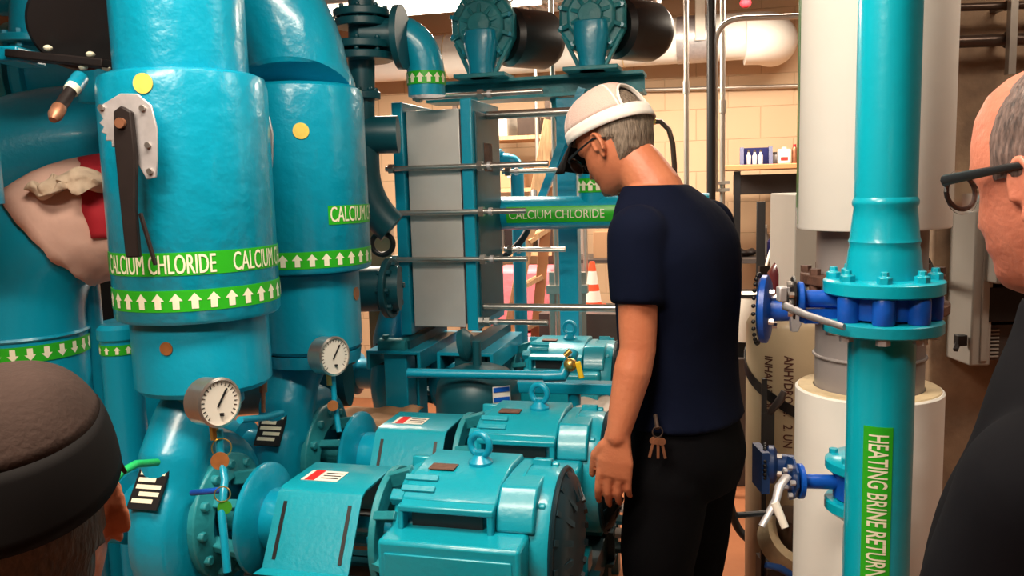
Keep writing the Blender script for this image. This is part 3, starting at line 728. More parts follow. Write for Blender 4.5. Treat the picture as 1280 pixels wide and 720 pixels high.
# dark background pipes between risers, feeding the second pump
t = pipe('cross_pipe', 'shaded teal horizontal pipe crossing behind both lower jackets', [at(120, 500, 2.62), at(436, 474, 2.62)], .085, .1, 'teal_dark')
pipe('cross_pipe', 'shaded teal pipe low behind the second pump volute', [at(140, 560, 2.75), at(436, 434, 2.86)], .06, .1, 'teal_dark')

# ------------------------------------------------------------------ valve tree behind riser B, left of plate exchanger
vx = at(452, 100, 2.75)
t = thing('gate_valve', 'shaded teal valve body with stacked flanges behind the top of the second riser', 'valve', at(452, 185, 2.75))
P = lambda x, y, Y=2.75: at(x, y, Y)
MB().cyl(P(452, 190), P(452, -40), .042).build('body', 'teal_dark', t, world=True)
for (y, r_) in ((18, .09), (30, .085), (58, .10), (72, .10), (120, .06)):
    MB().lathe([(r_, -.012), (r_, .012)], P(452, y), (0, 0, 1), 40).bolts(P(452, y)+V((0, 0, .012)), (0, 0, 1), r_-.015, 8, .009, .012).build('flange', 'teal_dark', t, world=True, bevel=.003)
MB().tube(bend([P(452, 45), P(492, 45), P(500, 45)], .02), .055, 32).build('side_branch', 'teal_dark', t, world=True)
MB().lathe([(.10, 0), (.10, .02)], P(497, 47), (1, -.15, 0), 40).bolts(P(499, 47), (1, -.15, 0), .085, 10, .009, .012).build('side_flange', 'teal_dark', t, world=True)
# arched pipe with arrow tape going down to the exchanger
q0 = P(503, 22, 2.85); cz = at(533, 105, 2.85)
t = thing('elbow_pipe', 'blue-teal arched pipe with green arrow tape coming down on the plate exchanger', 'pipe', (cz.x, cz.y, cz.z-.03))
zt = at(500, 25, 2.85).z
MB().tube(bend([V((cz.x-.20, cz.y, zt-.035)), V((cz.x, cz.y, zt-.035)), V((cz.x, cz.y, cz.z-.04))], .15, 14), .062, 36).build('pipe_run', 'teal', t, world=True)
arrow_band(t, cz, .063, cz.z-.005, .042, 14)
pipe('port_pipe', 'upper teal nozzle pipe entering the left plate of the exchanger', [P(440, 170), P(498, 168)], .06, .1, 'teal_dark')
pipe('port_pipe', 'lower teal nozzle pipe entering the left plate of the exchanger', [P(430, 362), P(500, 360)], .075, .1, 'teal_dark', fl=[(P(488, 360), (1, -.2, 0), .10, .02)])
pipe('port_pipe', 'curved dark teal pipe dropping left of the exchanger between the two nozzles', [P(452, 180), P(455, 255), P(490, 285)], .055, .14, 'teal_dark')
single(MB().torus(P(478, 305), (0, 1, 0), .035, .009), 'wire_bundle', 'black', 'loop of black cable left of the plate exchanger', 'cable')
c = P(474, 280, 3.3); single(MB().box((c.x, c.y, c.z/2), (.10, .1, c.z)), 'tall_carton', 'card', 'tall narrow brown carton glimpsed left of the plate exchanger', 'box', bevel=.004)

# ------------------------------------------------------------------ plate heat exchanger
HX = 2.8
tH = thing('plate_exchanger', 'plate heat exchanger with a silver side shroud between two teal end plates', 'heat exchanger', mw(-1.0, 2.95, .93), -T)
def H(x, y, z): return mw(x, y, z)-V(tH.location)*0
def hb(name, m_, lo, hi, bevel=0, parent=None):
    c = [(lo[i]+hi[i])/2 for i in range(3)]; s_ = [hi[i]-lo[i] for i in range(3)]
    loc = V((c[0]+1.0, c[1]-2.95, c[2]-.93)); return MB().box(loc, s_).build(name, m_, parent or tH, bevel=bevel)
z0, z1 = 1.045, 1.845
hb('fixed_plate', 'teal', (-1.135, 2.78, z0-.02), (-1.095, 3.14, z1), .004)
hb('plate_pack', 'panel_dark', (-1.092, 2.81, z0+.02), (-.885, 3.11, z1-.03))
hb('shroud', 'shroud', (-1.088, 2.797, z0+.01), (-.895, 2.807, z1-.03), .002)
hb('pressure_plate', 'teal', (-.885, 2.78, z0), (-.845, 3.14, z1), .004)
hb('shaded_plate_face', 'teal_dark', (-.845, 2.81, z0+.03), (-.838, 3.11, z1-.04), .002)  # dark sheet: shade on the plate's end face put into its colour
def hr(name, m_, a0, a1, b, z, r, parent=None):
    return MB().cyl((a0+1.0, b-2.95, z-.93), (a1+1.0, b-2.95, z-.93), r, seg=20).build(name, m_, parent or tH)
hr('carrying_bar', 'steel', -.85, -.40, 2.96, 1.80, .015)
hr('guide_bar', 'steel', -.84, -.20, 2.84, 1.122, .013)
for (b, z, a0, a1) in [(2.77, 1.617, -1.16, -.58), (2.77, 1.462, -1.16, -.66), (2.77, 1.298, -1.16, -.66), (2.80, 1.858, -1.06, -.60), (2.80, 1.075, -.86, -.60), (3.15, 1.60, -.84, -.54), (3.15, 1.46, -.84, -.54), (3.15, 1.30, -.84, -.60)]:
    r_ = hr('tie_rod', 'steel', a0, a1, b, z, .0095)
    for a in (a0+.012, -.825):
        if a < -.9 and a0 > -1.0: continue
        MB().lathe([(.018, 0), (.018, .018)], (a+1.0, b-2.95, z-.93), (1, 0, 0), 6).build('nut', 'steel', r_)
    MB().lathe([(.014, 0), (.014, .012)], (-.79+1.0, b-2.95, z-.93), (1, 0, 0), 16).build('washer', 'zinc', r_)
hb('name_plate', 'rust', (-.838, 2.90, 1.60), (-.836, 3.0, 1.70))
# channel stand
t = thing('exchanger_stand', 'teal channel-section stand carrying the plate exchanger', 'steel frame', mw(-1.1, 2.9, 0), -T)
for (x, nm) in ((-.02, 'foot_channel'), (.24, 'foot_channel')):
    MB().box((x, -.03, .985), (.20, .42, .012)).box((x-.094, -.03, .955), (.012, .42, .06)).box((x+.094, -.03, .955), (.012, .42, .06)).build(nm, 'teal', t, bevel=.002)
    for y in (-.18, -.07): MB().box((x, y, .49), (.085, .085, .98)).build('leg', 'teal' if x < 0 else 'teal_dark', t, bevel=.004)  # right-hand legs take the shaded copy of the teal
MB().cyl((-.08, -.2, 1.0), (.02, -.2, 1.0), .03).bolts((-.06, -.2, .99), (0, 0, 1), .0, 1, .012, .05).build('clamp', 'teal_old', t)
for x in (0, .26): MB().box((x, 0, 1.005), (.06, .4, .03)).build('foot_pad', 'teal_dark', t)
# pressure vessel dome below
c = at(598, 500, 2.6)
t = thing('expansion_tank', 'round-topped dark teal vessel below the plate exchanger', 'tank', (c.x, c.y, 0))
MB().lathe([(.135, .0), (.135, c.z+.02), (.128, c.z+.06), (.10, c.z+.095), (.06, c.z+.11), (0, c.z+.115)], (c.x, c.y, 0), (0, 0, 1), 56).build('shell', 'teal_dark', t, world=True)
MB().cyl((c.x, c.y, c.z+.11), (c.x, c.y, c.z+.19), .014).lathe([(.05, 0), (.055, .02), (.03, .04)], (c.x-.05, c.y+.03, c.z+.17), (1, -.2, .2), 24).build('top_fitting', 'teal_dark', t, world=True)
cc = at(627, 495, 2.46)
MB().box(cc, (.055, .002, .06), Matrix.Rotation(.3, 3, 'Z')).build('sticker', 'paper', t, world=True)
MB().box(cc+V((0, -.002, -.01)), (.05, .002, .014), Matrix.Rotation(.3, 3, 'Z')).box(cc+V((0, -.002, .02)), (.05, .002, .014), Matrix.Rotation(.3, 3, 'Z')).build('sticker_stripes', 'blue', t, world=True)
# horizontal drain line with yellow-handled cock
a_ = at(510, 466, 2.5); b_ = at(700, 470, 2.4)
t = thing('drain_line', 'thin teal pipe running to a small cock with a yellow handle', 'pipe', at(600, 468, 2.45))
MB().tube([a_, b_], .014, 20).tube([at(680, 470, 2.41), at(703, 470, 2.4), at(712, 452, 2.42), at(716, 440, 2.44)], .018, 20).build('pipe_run', 'teal', t, world=True)
MB().ball(at(713, 456, 2.39), .020).cyl(at(706, 445, 2.39), at(713, 438, 2.39), .008).build('cock_body', 'brass', t, world=True)
MB().bar(at(722, 452, 2.37), at(727, 473, 2.37), .012, .016).build('cock_handle', 'yellow', t, world=True, bevel=.003)['label'] = 'yellow lever'
# teal beam below third motor, white sheet below
t = thing('support_beam', 'low teal beam with drop bracket under the farthest motor', 'steel frame', at(720, 495, 2.55))
MB().bar(at(640, 482, 2.6), at(800, 486, 2.5), .05, .035).build('beam', 'teal', t, world=True, bevel=.003)
MB().cyl(at(718, 486, 2.55), at(718, 505, 2.55), .02).build('drop', 'teal', t, world=True)
p_ = at(790, 486, 2.5); MB().box((p_.x, p_.y, p_.z/2), (.05, .05, p_.z)).build('post', 'teal_dark', t, world=True)
def sheet(c, sx, sy, h, label, m_='sack', nm='crumpled_sheet', cat='sheet', rz=0, seed=0):
    n = 22; vs = []; fs = []
    Rz = Matrix.Rotation(rz, 3, 'Z')
    for i in range(n+1):
        for j in range(n+1):
            x = (i/n-.5)*sx; y = (j/n-.5)*sy; q = V((x*6+seed, y*6, seed)); z = noise.noise(q)*h+noise.noise(q*3)*h*.4
            vs.append(V(c)+Rz @ V((x, y, z)))
    for i in range(n):
        for j in range(n): k = i*(n+1)+j; fs.append((k, k+1, k+n+2, k+n+1))
    o = single(MB().add(vs, fs), nm, m_, label, cat); s_ = o.modifiers.new('s', 'SOLIDIFY'); s_.thickness = .003; return o
# a low bench behind the pumps carries loose plastic
t = thing('low_bench', 'low dark bench behind the second motor, under loose pale plastic', 'bench', mw(-.30, 2.74, 0), -T)
MB().box((0, 0, .74), (.42, .26, .03)).build('top', 'panel_dark', t)
for x in (-.19, .19):
    for y in (-.11, .11): MB().box((x, y, .36), (.04, .04, .72)).build('leg', 'panel_dark', t)
sheet(mw(-.30, 2.74, .79), .40, .26, .04, 'pale crumpled plastic sheet behind the eye bolt of the second motor', rz=-T, seed=3)
t = thing('crate', 'plain brown crate under the crumpled paper behind the farther gauge', 'box', mw(-1.15, 2.5, 0), -T)
MB().box((0, 0, .38), (.34, .2, .76)).build('box', 'card', t, bevel=.004)
sheet(mw(-1.15, 2.5, .80), .32, .2, .05, 'tan crumpled paper behind the farther gauge', 'card', 'crumpled_paper', 'paper', rz=-T, seed=9)

# ------------------------------------------------------------------ overhead beam with two cast fan housings
def pt(px, py, b): return ab(px, py, b)
b1 = 3.35
t = thing('overhead_beam', 'teal steel beam carrying the two cast housings above the plate exchanger', 'beam', pt(560, 100, b1))
pa = pt(540, 103, b1+.05); pb = pt(806, 96, b1+.05); pa.z = pb.z = pt(640, 113, b1+.05).z
for dz, w_, h_ in ((.035, .16, .012), (0, .012, .075), (-.035, .16, .012)):
    MB().bar(pa+V((0, 0, dz)), pb+V((0, 0, dz)), w_, h_).build('flange' if dz else 'web', 'teal_old', t, world=True)
PY0 = pa.z+.041
t = thing('steel_post', 'square teal steel post between the exchanger bars and the centre man', 'post', V((pt(712, 300, b1).x, pt(712, 300, b1).y, 0)), -T)
MB().box((0, 0, (PY0-.09)/2), (.078, .078, PY0-.09)).build('shaft', 'teal', t, bevel=.004)
MB().box((0, 0, .01), (.2, .2, .02)).build('base_plate', 'teal', t)
single(MB().bar(pt(728, 110, b1-.07), pt(672, 262, b1-.07), .030, .03), 'diagonal_brace', 'teal', 'slanting teal brace from the overhead beam down to the lettered pipe', 'brace')
single(MB().bar(pt(690, 112, b1+.07), pt(704, 165, b1+.04), .025, .025), 'diagonal_brace', 'teal_old', 'short teal gusset just under the overhead beam', 'brace')
def housing(pxc, b, label, zo=0):
    c = pt(pxc, 38, b); zc = PY0+.205+zo
    t = thing('cast_housing', label, 'blower', V((c.x, c.y, PY0)), -T, 'cast housings on the overhead beam')
    h = zc-PY0
    R_ = .135
    poly = []
    for k in range(10):
        a = PI/2+2*PI*k/10; poly.append((R_*math.cos(a)*1.0, h+R_*1.08*math.sin(a)))
    m = MB(); m.prism(poly, (0, -.04, 0), (1, 0, 0), (0, 0, 1), (0, .12, 0)); m.prism([(x*.72, h+(z-h)*.72) for x, z in poly], (0, -.075, 0), (1, 0, 0), (0, 0, 1), (0, .06, 0))
    m.build('cast_body', 'teal_old', t, bevel=.012)
    m = MB()
    for k in range(10):
        a = PI/2+2*PI*(k+0)/10; d = V((math.cos(a), 0, math.sin(a)*1.05)); m.bar(V((0, -.085, h))+d*.035, V((0, -.045, h))+d*.135, .016, .014, (0, 1, 0))
    m.lathe([(.05, 0), (.045, .02), (.0, .024)], (0, -.075, h), (0, -1, 0), 24)
    m.build('ribs', 'teal_old', t, bevel=.003)
    MB().bolts((0, -.045, h), (0, -1, 0), .122, 10, .009, .014, .3).each('bolt', 'teal', t)
    # tapered neck and foot
    MB().loft([((0, -.05, h-.02), (.066, 0, 0), (0, .06, 0)), ((0, -.055, h-.07), (.068, 0, 0), (0, .06, 0)), ((0, -.05, .05), (.05, 0, 0), (0, .055, 0)), ((0, -.05, .0), (.052, 0, 0), (0, .055, 0))], 24, 3).build('neck', 'teal', t, bevel=.004)
    m = MB().box((0, -.03, .008), (.21, .16, .016))
    for sx in (-1, 1): m.bar((sx*.05, -.05, .016), (sx*.115, -.02, h-.06), .014, .03, (0, 1, 0)); 
    m.build('bracket_foot', 'teal_old', t, bevel=.003)
    MB().lathe([(.10, 0), (.118, .02), (.118, .20), (.10, .235), (0, .24)], (.07, .06, h-.03), V((.62, .75, 0)), 40).build('drive_drum', 'black', t)
    MB().lathe([(.03, 0), (.03, .03), (0, .034)], V((.07, .06, h-.03))+V((.62, .75, 0)).normalized()*.24, V((.62, .75, 0)), 20).build('drum_hub', 'darkrod', t)
    MB().torus((.10, .03, h+.115), (0, 1, 0), .014, .004, 16, 8).cyl((.10, .03, h+.08), (.10, .03, h+.105), .006).build('lifting_ring', 'steel', t)
    return t
housing(606, b1, 'left cast teal housing with black drum, on the overhead beam above the silver shroud')
housing(742, b1-.02, 'right cast teal housing with black drum, directly above the white cap')

# lettered calcium chloride pipe
bb = 3.15
pL = pt(596, 268, bb); pR = pt(800, 268, bb); pR.z = pL.z
t = thing('lettered_pipe', 'horizontal teal pipe with green CALCIUM CHLORIDE label behind the exchanger bars', 'pipe', V((pL.x, pL.y, pL.z-.06)))
MB().tube([pL-U*.02, pR+U*.25], .062, 40).build('pipe_run', 'teal', t, world=True)
tc = pt(741, 240, bb); tc = V((tc.x, tc.y, 0))
MB().lathe([(.052, pL.z), (.052, pt(741, 190, bb).z)], tc, (0, 0, 1), 36).build('tee_branch', 'teal', t, world=True)
MB().lathe([(.085, -.015), (.085, .015)], V((tc.x, tc.y, pt(741, 196, bb).z)), (0, 0, 1), 36).build('tee_flange', 'teal', t, world=True)
arrow_band(t, tc, .053, pt(741, 247, bb).z+.02, .052, 12)
vfc = textmesh('CALCIUM CHLORIDE', .046, .84, bold=0, step=.02)
la0 = pt(636, 268, bb-.06); phi = .18
def hmap(mb, vf, o, r, phi0, off=0):     # text running along a horizontal pipe, phi0 above the horizontal
    for_vs = []
    for p in vf[0]:
        a = phi0+(p.y)/r; for_vs.append(o+U*p.x-N*r*math.cos(a)+V((0, 0, 1))*r*math.sin(a))
    return mb.add(for_vs, vf[1])
axo = V((la0.x, la0.y, 0)); s0_ = (la0-pL).dot(U); oo = pL+U*s0_
n = 10; vs = []; fs = []
for i in range(n+1):
    a = -.55+1.0*i/n
    for x in (-.01, .42): 
        for r in (.0622, .0635): vs.append(oo+U*x-N*r*math.cos(a)+V((0, 0, 1))*r*math.sin(a))
for i in range(n):
    k = i*4; fs += [(k+1, k+3, k+7, k+5), (k, k+4, k+6, k+2), (k, k+1, k+5, k+4), (k+2, k+6, k+7, k+3)]
fs += [(0, 2, 3, 1), (4*n, 4*n+1, 4*n+3, 4*n+2)]
lb = MB().add(vs, fs).build('label_band', 'green', t, world=True)
hmap(MB(), vfc, oo, .0648, -.28).build('lettering', 'ivory', lb, world=True)
single(MB().tube([pt(606, 251, bb+.05), pt(760, 250, bb+.05)], .016, 16), 'thin_pipe', 'teal_old', 'slim teal pipe running just above the lettered pipe', 'pipe')
single(MB().tube(bend([pt(667, 240, 3.5), pt(668, 262, 3.4), pt(655, 300, 3.3), pt(625, 325, 3.3), pt(606, 345, 3.3)], .1, 6), .014, 12), 'black_hose', 'rubber', 'black hose drooping under the lettered pipe beside the exchanger', 'hose')
pipe('small_pipe', 'short teal pipe stub right of the exchanger above the wooden ladder rungs', [pt(600, 200, 3.7), pt(646, 200, 3.7), V((pt(646, 200, 3.7).x, pt(646, 200, 3.7).y, 0))], .03, .05, 'teal', fl=[(pt(625, 200, 3.7), U, .05, .015)])

# ------------------------------------------------------------------ back wall things
bw = BW
zp = pt(800, 54, bw-.35).z
t = thing('insulated_pipe', 'fat cream insulated pipe running along the top of the block wall to an elbow', 'pipe', pt(700, 80, bw-.35))
e0 = pt(380, 60, bw-.35); e0.z = zp; e1 = pt(966, 54, bw-.35); e1.z = zp
MB().tube(bend([e0, e1, e1+N*.5], .14, 12), .135, 48).build('pipe_run', 'white', t, world=True)
el = e1+U*-.02
MB().tube(arc_pts(e1+V((0, 0, -.02))-U*.16+N*.14, U, -N, .16, PI/2*0.0+PI/2, 0, 10), .15, 40).build('elbow_cover', 'white', t, world=True)
MB().lathe([(.137, -.10), (.139, -.10), (.139, .10), (.137, .10)], pt(868, 54, bw-.35).lerp(pt(868, 54, bw-.35), 1).xy.to_3d()+V((0, 0, zp)), U, 48).build('hanger_saddle', 'zinc', t, world=True)
hx = pt(868, 54, bw-.35); MB().box((hx.x, hx.y-.15, zp+.12), (.055, .012, .30)).build('hanger_strap', 'paper', t, world=True)
MB().torus(V((pt(780, 50, bw-.35).x, pt(780, 50, bw-.35).y, zp)), U, .137, .004, 40, 8).build('seam_ring', 'foam', t, world=True)
MB().torus(V((pt(560, 50, bw-.35).x, pt(560, 50, bw-.35).y, zp)), U, .137, .004, 40, 8).build('seam_ring', 'foam', t, world=True)
def vpipe(name, px, b, ztop, zbot, r, m_, label, cat='conduit', grp=None, extra=None):
    c = pt(px, 200, b)
    t = thing(name, label, cat, V((c.x, c.y, zbot)), 0, grp)
    MB().cyl((c.x, c.y, zbot), (c.x, c.y, ztop), r, seg=20).build('tube', m_, t, world=True)
    for z in (extra or []): MB().lathe([(r*1.35, -.03), (r*1.35, .03)], (c.x, c.y, z), (0, 0, 1), 20).build('coupling', m_, t, world=True)
    return t
vpipe('conduit', 858, 4.3, CEIL, 0, .0125, 'conduit', 'thin pale upright conduit behind the back of the white cap', extra=[2.0, .9])
vpipe('conduit', 889, 4.1, CEIL, 0, .0205, 'black', 'upright black pipe rising behind the navy shirt shoulder', cat='pipe', extra=[1.2])
vpipe('conduit', 903, 4.3, CEIL, 0, .013, 'conduit', 'thin pale upright conduit right beside the black pipe', extra=[1.9])
vpipe('conduit', 693, 3.9, CEIL, 0, .012, 'conduit', 'pale upright conduit just left of the square teal post', extra=[1.6])
vpipe('conduit', 672, 5.0, CEIL, 0, .012, 'conduit', 'thin pale conduit between the two cast housings')
vpipe('conduit', 730, 4.4, CEIL, 0, .012, 'conduit', 'pale conduit behind the right cast housing')
c1_ = pt(894, 50, 4.15)
single(MB().tube(bend([pt(894, 240, 4.15), pt(894, 24, 4.15), pt(1010, 20, 4.15)], .13, 12), .0125, 16), 'bent_conduit', 'conduit', 'conduit bending from upright to horizontal beside the black pipe', 'conduit')
single(MB().tube([pt(640, 117, bw-.03), pt(1010, 107, bw-.03)], .013, 14), 'wall_conduit', 'conduit', 'long horizontal conduit along the upper block wall', 'conduit')
single(MB().tube([pt(818, 152, 3.9)-V((0,0,0)), pt(826, 152, 3.9), pt(836, 162, 3.9), pt(841, 180, 3.9), pt(843, 206, 3.9), V((pt(843, 206, 3.9).x, pt(843, 206, 3.9).y, .0))], .012, 12), 'flex_hose', 'darkrod', 'curved dark flexible line behind the nape of the centre man', 'hose')
single(MB().tube([pt(806, 150, 3.9), pt(820, 152, 3.9)], .015, 14), 'hose_fitting', 'brass', 'brass fitting at the start of the curved line behind the nape', 'fitting')
t = thing('strut_bracket', 'short galvanised strut channel clamped to the pale conduits right of the navy shoulder', 'bracket', pt(905, 238, 4.2))
MB().bar(pt(893, 229, 4.28), pt(912, 228, 4.28), .04, .016).build('channel', 'conduit', t, world=True)
MB().bar(pt(893, 238, 4.28), pt(912, 237, 4.28), .04, .016).build('channel', 'conduit', t, world=True)
# bulkhead pan under ceiling, dark cluttered joists
t = thing('cable_tray', 'slotted pale cable tray against the ceiling between the two cast housings', 'cable tray', pt(660, 12, 4.9))
a_ = pt(600, 10, 4.9); b_ = pt(720, 6, 4.9); b_.z = a_.z
for k in (-1, 1): MB().bar(a_+N*.12*k, b_+N*.12*k, .012, .06).build('side_rail', 'paper', t, world=True)
for k in range(12): MB().bar(a_+(b_-a_)*(k+.5)/12-N*.12, a_+(b_-a_)*(k+.5)/12+N*.12, .02, .012).build('rung', 'paper', t, world=True)
t = thing('sprinkler', 'small red-brown sprinkler fitting near the ceiling above the fat cream pipe', 'sprinkler', pt(932, 6, 4.7))
MB().ball(pt(932, 4, 4.7), (.03, .03, .025)).cyl(pt(932, 4, 4.7), pt(932, -40, 4.7), .01).build('head', 'red', t, world=True)
t = thing('ceiling_drum', 'dark round fitting at the ceiling right of the right cast housing', 'fitting', pt(812, 10, 4.4))
MB().cyl(pt(812, 6, 4.4), pt(812, -30, 4.4), .06).cyl(pt(814, 22, 4.4), pt(813, 4, 4.4), .01).build('body', 'darkrod', t, world=True)

# workbench shelf
bs = 5.2
t = thing('shelf_table', 'black-legged shelf with an orange wooden board against the block wall', 'shelf', mw(*[pt(960, 210, bs).dot(U), bs, 0]), -T)
zb_ = pt(960, 209, bs).z; x0 = pt(906, 209, bs).dot(U)-pt(960, 210, bs).dot(U); x1 = x0+1.1
MB().box(((x0+x1)/2, 0, zb_), (x1-x0, .5, .03)).build('board', 'shelfwood', t, bevel=.004)
zl_ = pt(960, 322, bs).z
MB().box(((x0+x1)/2+.05, 0, zl_), (x1-x0-.1, .46, .025)).build('lower_board', 'panel_dark', t)
for x in (x0+.07, x1-.05):
    for y in (-.2, .2): MB().box((x, y, zb_/2-.01), (.036, .036, zb_-.02)).build('leg', 'black', t)
MB().box(((x0+x1)/2, .2, zb_-.10), (x1-x0-.1, .02, .12)).build('back_rail', 'panel_dark', t)
BZ = zb_+.0155
def onshelf(px, b=bs): c = pt(px, 205, b); return V((c.x, c.y, BZ))
c = onshelf(945)
t = thing('parts_bin', 'dark blue open-front bin on the orange board', 'bin', c, -T)
m = MB().box((0, .06, .052), (.18, .004, .10)).box((0, 0, .002), (.18, .12, .004)).prism([(-.06, 0), (.06, 0), (.06, .104), (-.02, .104)], (-.092, 0, 0), (0, 1, 0), (0, 0, 1), (.022, 0, 0)).prism([(-.06, 0), (.06, 0), (.06, .104), (-.02, .104)], (.07, 0, 0), (0, 1, 0), (0, 0, 1), (.022, 0, 0))
m.build('shell', 'navyplastic', t)
for k in range(3):
    q = c+U*(-.042+.034*k)-N*.01; q.z = BZ+.0045
    tt = thing('small_bottle', ['leftmost', 'middle', 'rightmost'][k]+' of the three small white bottles inside the blue bin', 'bottle', q, 0, 'small white bottles in the blue bin')
    MB().lathe([(.012, 0), (.013, .003), (.013, .05), (.007, .062), (.007, .07)], seg=16).build('body', 'paper', tt)
    MB().lathe([(.0075, .07), (.0075, .084)], seg=12).build('cap', 'panel_dark', tt)
c = onshelf(980); t = thing('plastic_jug', 'white square jug on the orange board right of the blue bin', 'jug', c, -T)
MB().box((0, 0, .043), (.075, .06, .086)).build('body', 'paper', t, bevel=.008); MB().cyl((0, 0, .084), (0, 0, .098), .014).build('cap', 'paper', t)
MB().box((.0, -.031, .03), (.04, .001, .02)).build('label_mark', 'redprint', t)
c = onshelf(970, bs+.1); t = thing('grey_jar', 'small grey jar between the blue bin and the white jug', 'jar', c)
MB().lathe([(.02, 0), (.022, .004), (.022, .05), (.016, .06)], seg=20).build('body', 'pvc', t); MB().lathe([(.019, .06), (.019, .074)], seg=20).build('lid', 'panel_dark', t)
c = onshelf(993); t = thing('spray_can', 'slim brown can at the right end of the orange board', 'can', c)
MB().lathe([(.016, 0), (.016, .085), (.010, .097)], seg=20).build('body', 'copper', t); MB().lathe([(.009, .097), (.009, .112)], seg=14).build('cap', 'red', t)
LZ = zl_+.013
for px, r, h, m_, lab, b in [(965, .03, .13, 'navyplastic', 'dark blue bottle on the lower shelf behind the white slanting handle', bs-.05), (982, .036, .10, 'paper', 'white round bottle on the lower shelf, right of the dark blue one', bs-.05), (956, .028, .16, 'panel', 'pale bottle on the lower shelf half hidden by the black post', bs+.05), (996, .02, .17, 'red', 'narrow red bottle at the right end of the lower shelf', bs)]:
    c = pt(px, 320, b); t = thing('bottle', lab, 'bottle', V((c.x, c.y, LZ)), 0, 'bottles on the lower shelf')
    MB().lathe([(r*.9, 0), (r, .006), (r, h*.66), (r*.45, h*.82), (r*.45, h)], seg=20).build('body', m_, t); MB().lathe([(r*.5, h), (r*.5, h+.02)], seg=16).build('cap', 'panel_dark' if m_ == 'paper' else 'paper', t)
c = pt(928, 322, bs-.05); t = thing('tool_bag', 'dark heap of tools on the lower shelf beside the table leg', 'tool', V((c.x, c.y, LZ)))
blob([V((dx, 0, .022)) for dx in (-.05, 0, .05)], [(.04, .05, .022)]*3, .5, 30, .008).build('heap', 'brown', t)
# black post and slanted white handle
c = pt(950, 400, 4.6)
t = thing('black_post', 'black upright post standing in front of the lower shelf', 'post', V((c.x, c.y, 0)), -T)
MB().box((0, 0, pt(950, 252, 4.6).z/2), (.045, .03, pt(950, 252, 4.6).z)).build('shaft', 'black', t, bevel=.003); MB().box((0, 0, .01), (.2, .2, .02)).build('base', 'black', t)
c = pt(962, 322, 4.3)
t = thing('scrub_brush', 'white wavy-handled brush standing slantwise in front of the lower shelf', 'brush', pt(955, 330, 4.3))
hp = [pt(978, 266, 4.3), pt(975, 280, 4.3), pt(971, 290, 4.3), pt(968, 303, 4.3), pt(962, 318, 4.3), pt(958, 332, 4.3)]
MB().tube(hp, [.016, .022, .014, .019, .014, .012], 14, flat=.5).build('handle', 'paper', t, world=True)
MB().box(pt(955, 345, 4.3), (.05, .03, .10)).build('head', 'brown', t, world=True)
# maroon extinguisher-like bottle and white paper bag in bin
c = pt(980, 392, 3.5); t = thing('maroon_canister', 'dark maroon canister with a wire loop behind the blue valve', 'canister', V((c.x, c.y, 0)))
zt_ = pt(980, 325, 3.5).z
MB().lathe([(.06, 0), (.065, .01), (.065, zt_-.05), (.04, zt_-.01), (0, zt_)], seg=28).build('body', 'maroon', t)
MB().torus((0, 0, zt_-.01), (0, 1, 0), .035, .004, 24, 8).build('loop', 'steel', t)
c = pt(933, 390, 4.4); t = thing('waste_bin', 'black bucket with a white bag hanging out, beyond the cream cylinder', 'bucket', V((c.x, c.y, 0)))
hh = pt(933, 365, 4.4).z
MB().lathe([(.09, hh-.32), (.11, hh), (.115, hh), (.115, hh-.015)], seg=28).build('bucket', 'black', t); 
MB().lathe([(.112, hh-.24), (.122, hh-.16), (.118, hh-.03), (.11, hh-.01)], seg=28).build('bag', 'paper', t)
MB().box((0, 0, (hh-.32)/2), (.26, .26, hh-.32)).build('pedestal', 'panel_dark', t)

# ladder, pink batts, boxes, cone
t = thing('wooden_ladder', 'pale wooden step ladder behind the exchanger bars', 'ladder', pt(660, 470, 4.3))
L0, L1 = pt(640, 400, 4.3), pt(688, 150, 4.3); L2, L3 = pt(672, 395, 4.35), pt(690, 200, 4.4)
def ext(a, b, z): return a+(b-a)*((z-a.z)/(b.z-a.z))
MB().bar(ext(L0, L1, 0), L1, .065, .035, (0, 1, 0)).build('side_rail', 'wood', t, world=True)
MB().bar(ext(L2, L3, 0), L3, .055, .03, (0, 1, 0)).build('side_rail', 'shelfwood', t, world=True)
for k in range(8):
    z = .25+k*.25; MB().bar(ext(L0, L1, z), ext(L2, L3, z+.06), .07, .022).build('rung', 'wood', t, world=True)
t = thing('insulation_bale', 'bright pink insulation bale behind the ladder', 'insulation', V((pt(655, 400, 4.75).x, pt(655, 400, 4.75).y, 0)), -T)
zt_ = pt(655, 330, 4.9).z
for k in range(3):
    h_ = zt_/3; MB().box((.02*(k-1), 0, h_*(k+.5)), (.42-.03*k, .34, h_-.008)).build('batt', 'pinkfoam', t, bevel=.02)
t = thing('insulation_bale', 'lower flat pink bale under the end of the bottom guide bar', 'insulation', V((pt(628, 430, 3.95).x, pt(628, 430, 3.95).y, 0)), -T)
zt_ = pt(640, 412, 4.2).z
for k in range(2):
    h_ = zt_/2; MB().box((0, 0, h_*(k+.5)), (.30, .2, h_-.008)).build('batt', 'pinkfoam', t, bevel=.02)
bc = 4.6
c = pt(766, 320, bc+.2); zt_ = pt(766, 282, bc+.2).z; z0_ = pt(766, 320, bc+.2).z
t = thing('stack_shelf', 'grey rack shelf holding cartons behind the centre man\'s chin', 'shelf', V((c.x, c.y, 0)), -T)
for z in (z0_-.012, z0_+.55, z0_-.5): MB().box((0, 0, z), (.44, .4, .02)).build('board', 'panel_dark', t)
for x in (-.2, .2):
    for y in (-.18, .18): MB().box((x, y, (z0_+.7)/2), (.03, .03, z0_+.7)).build('upright', 'conduit', t)
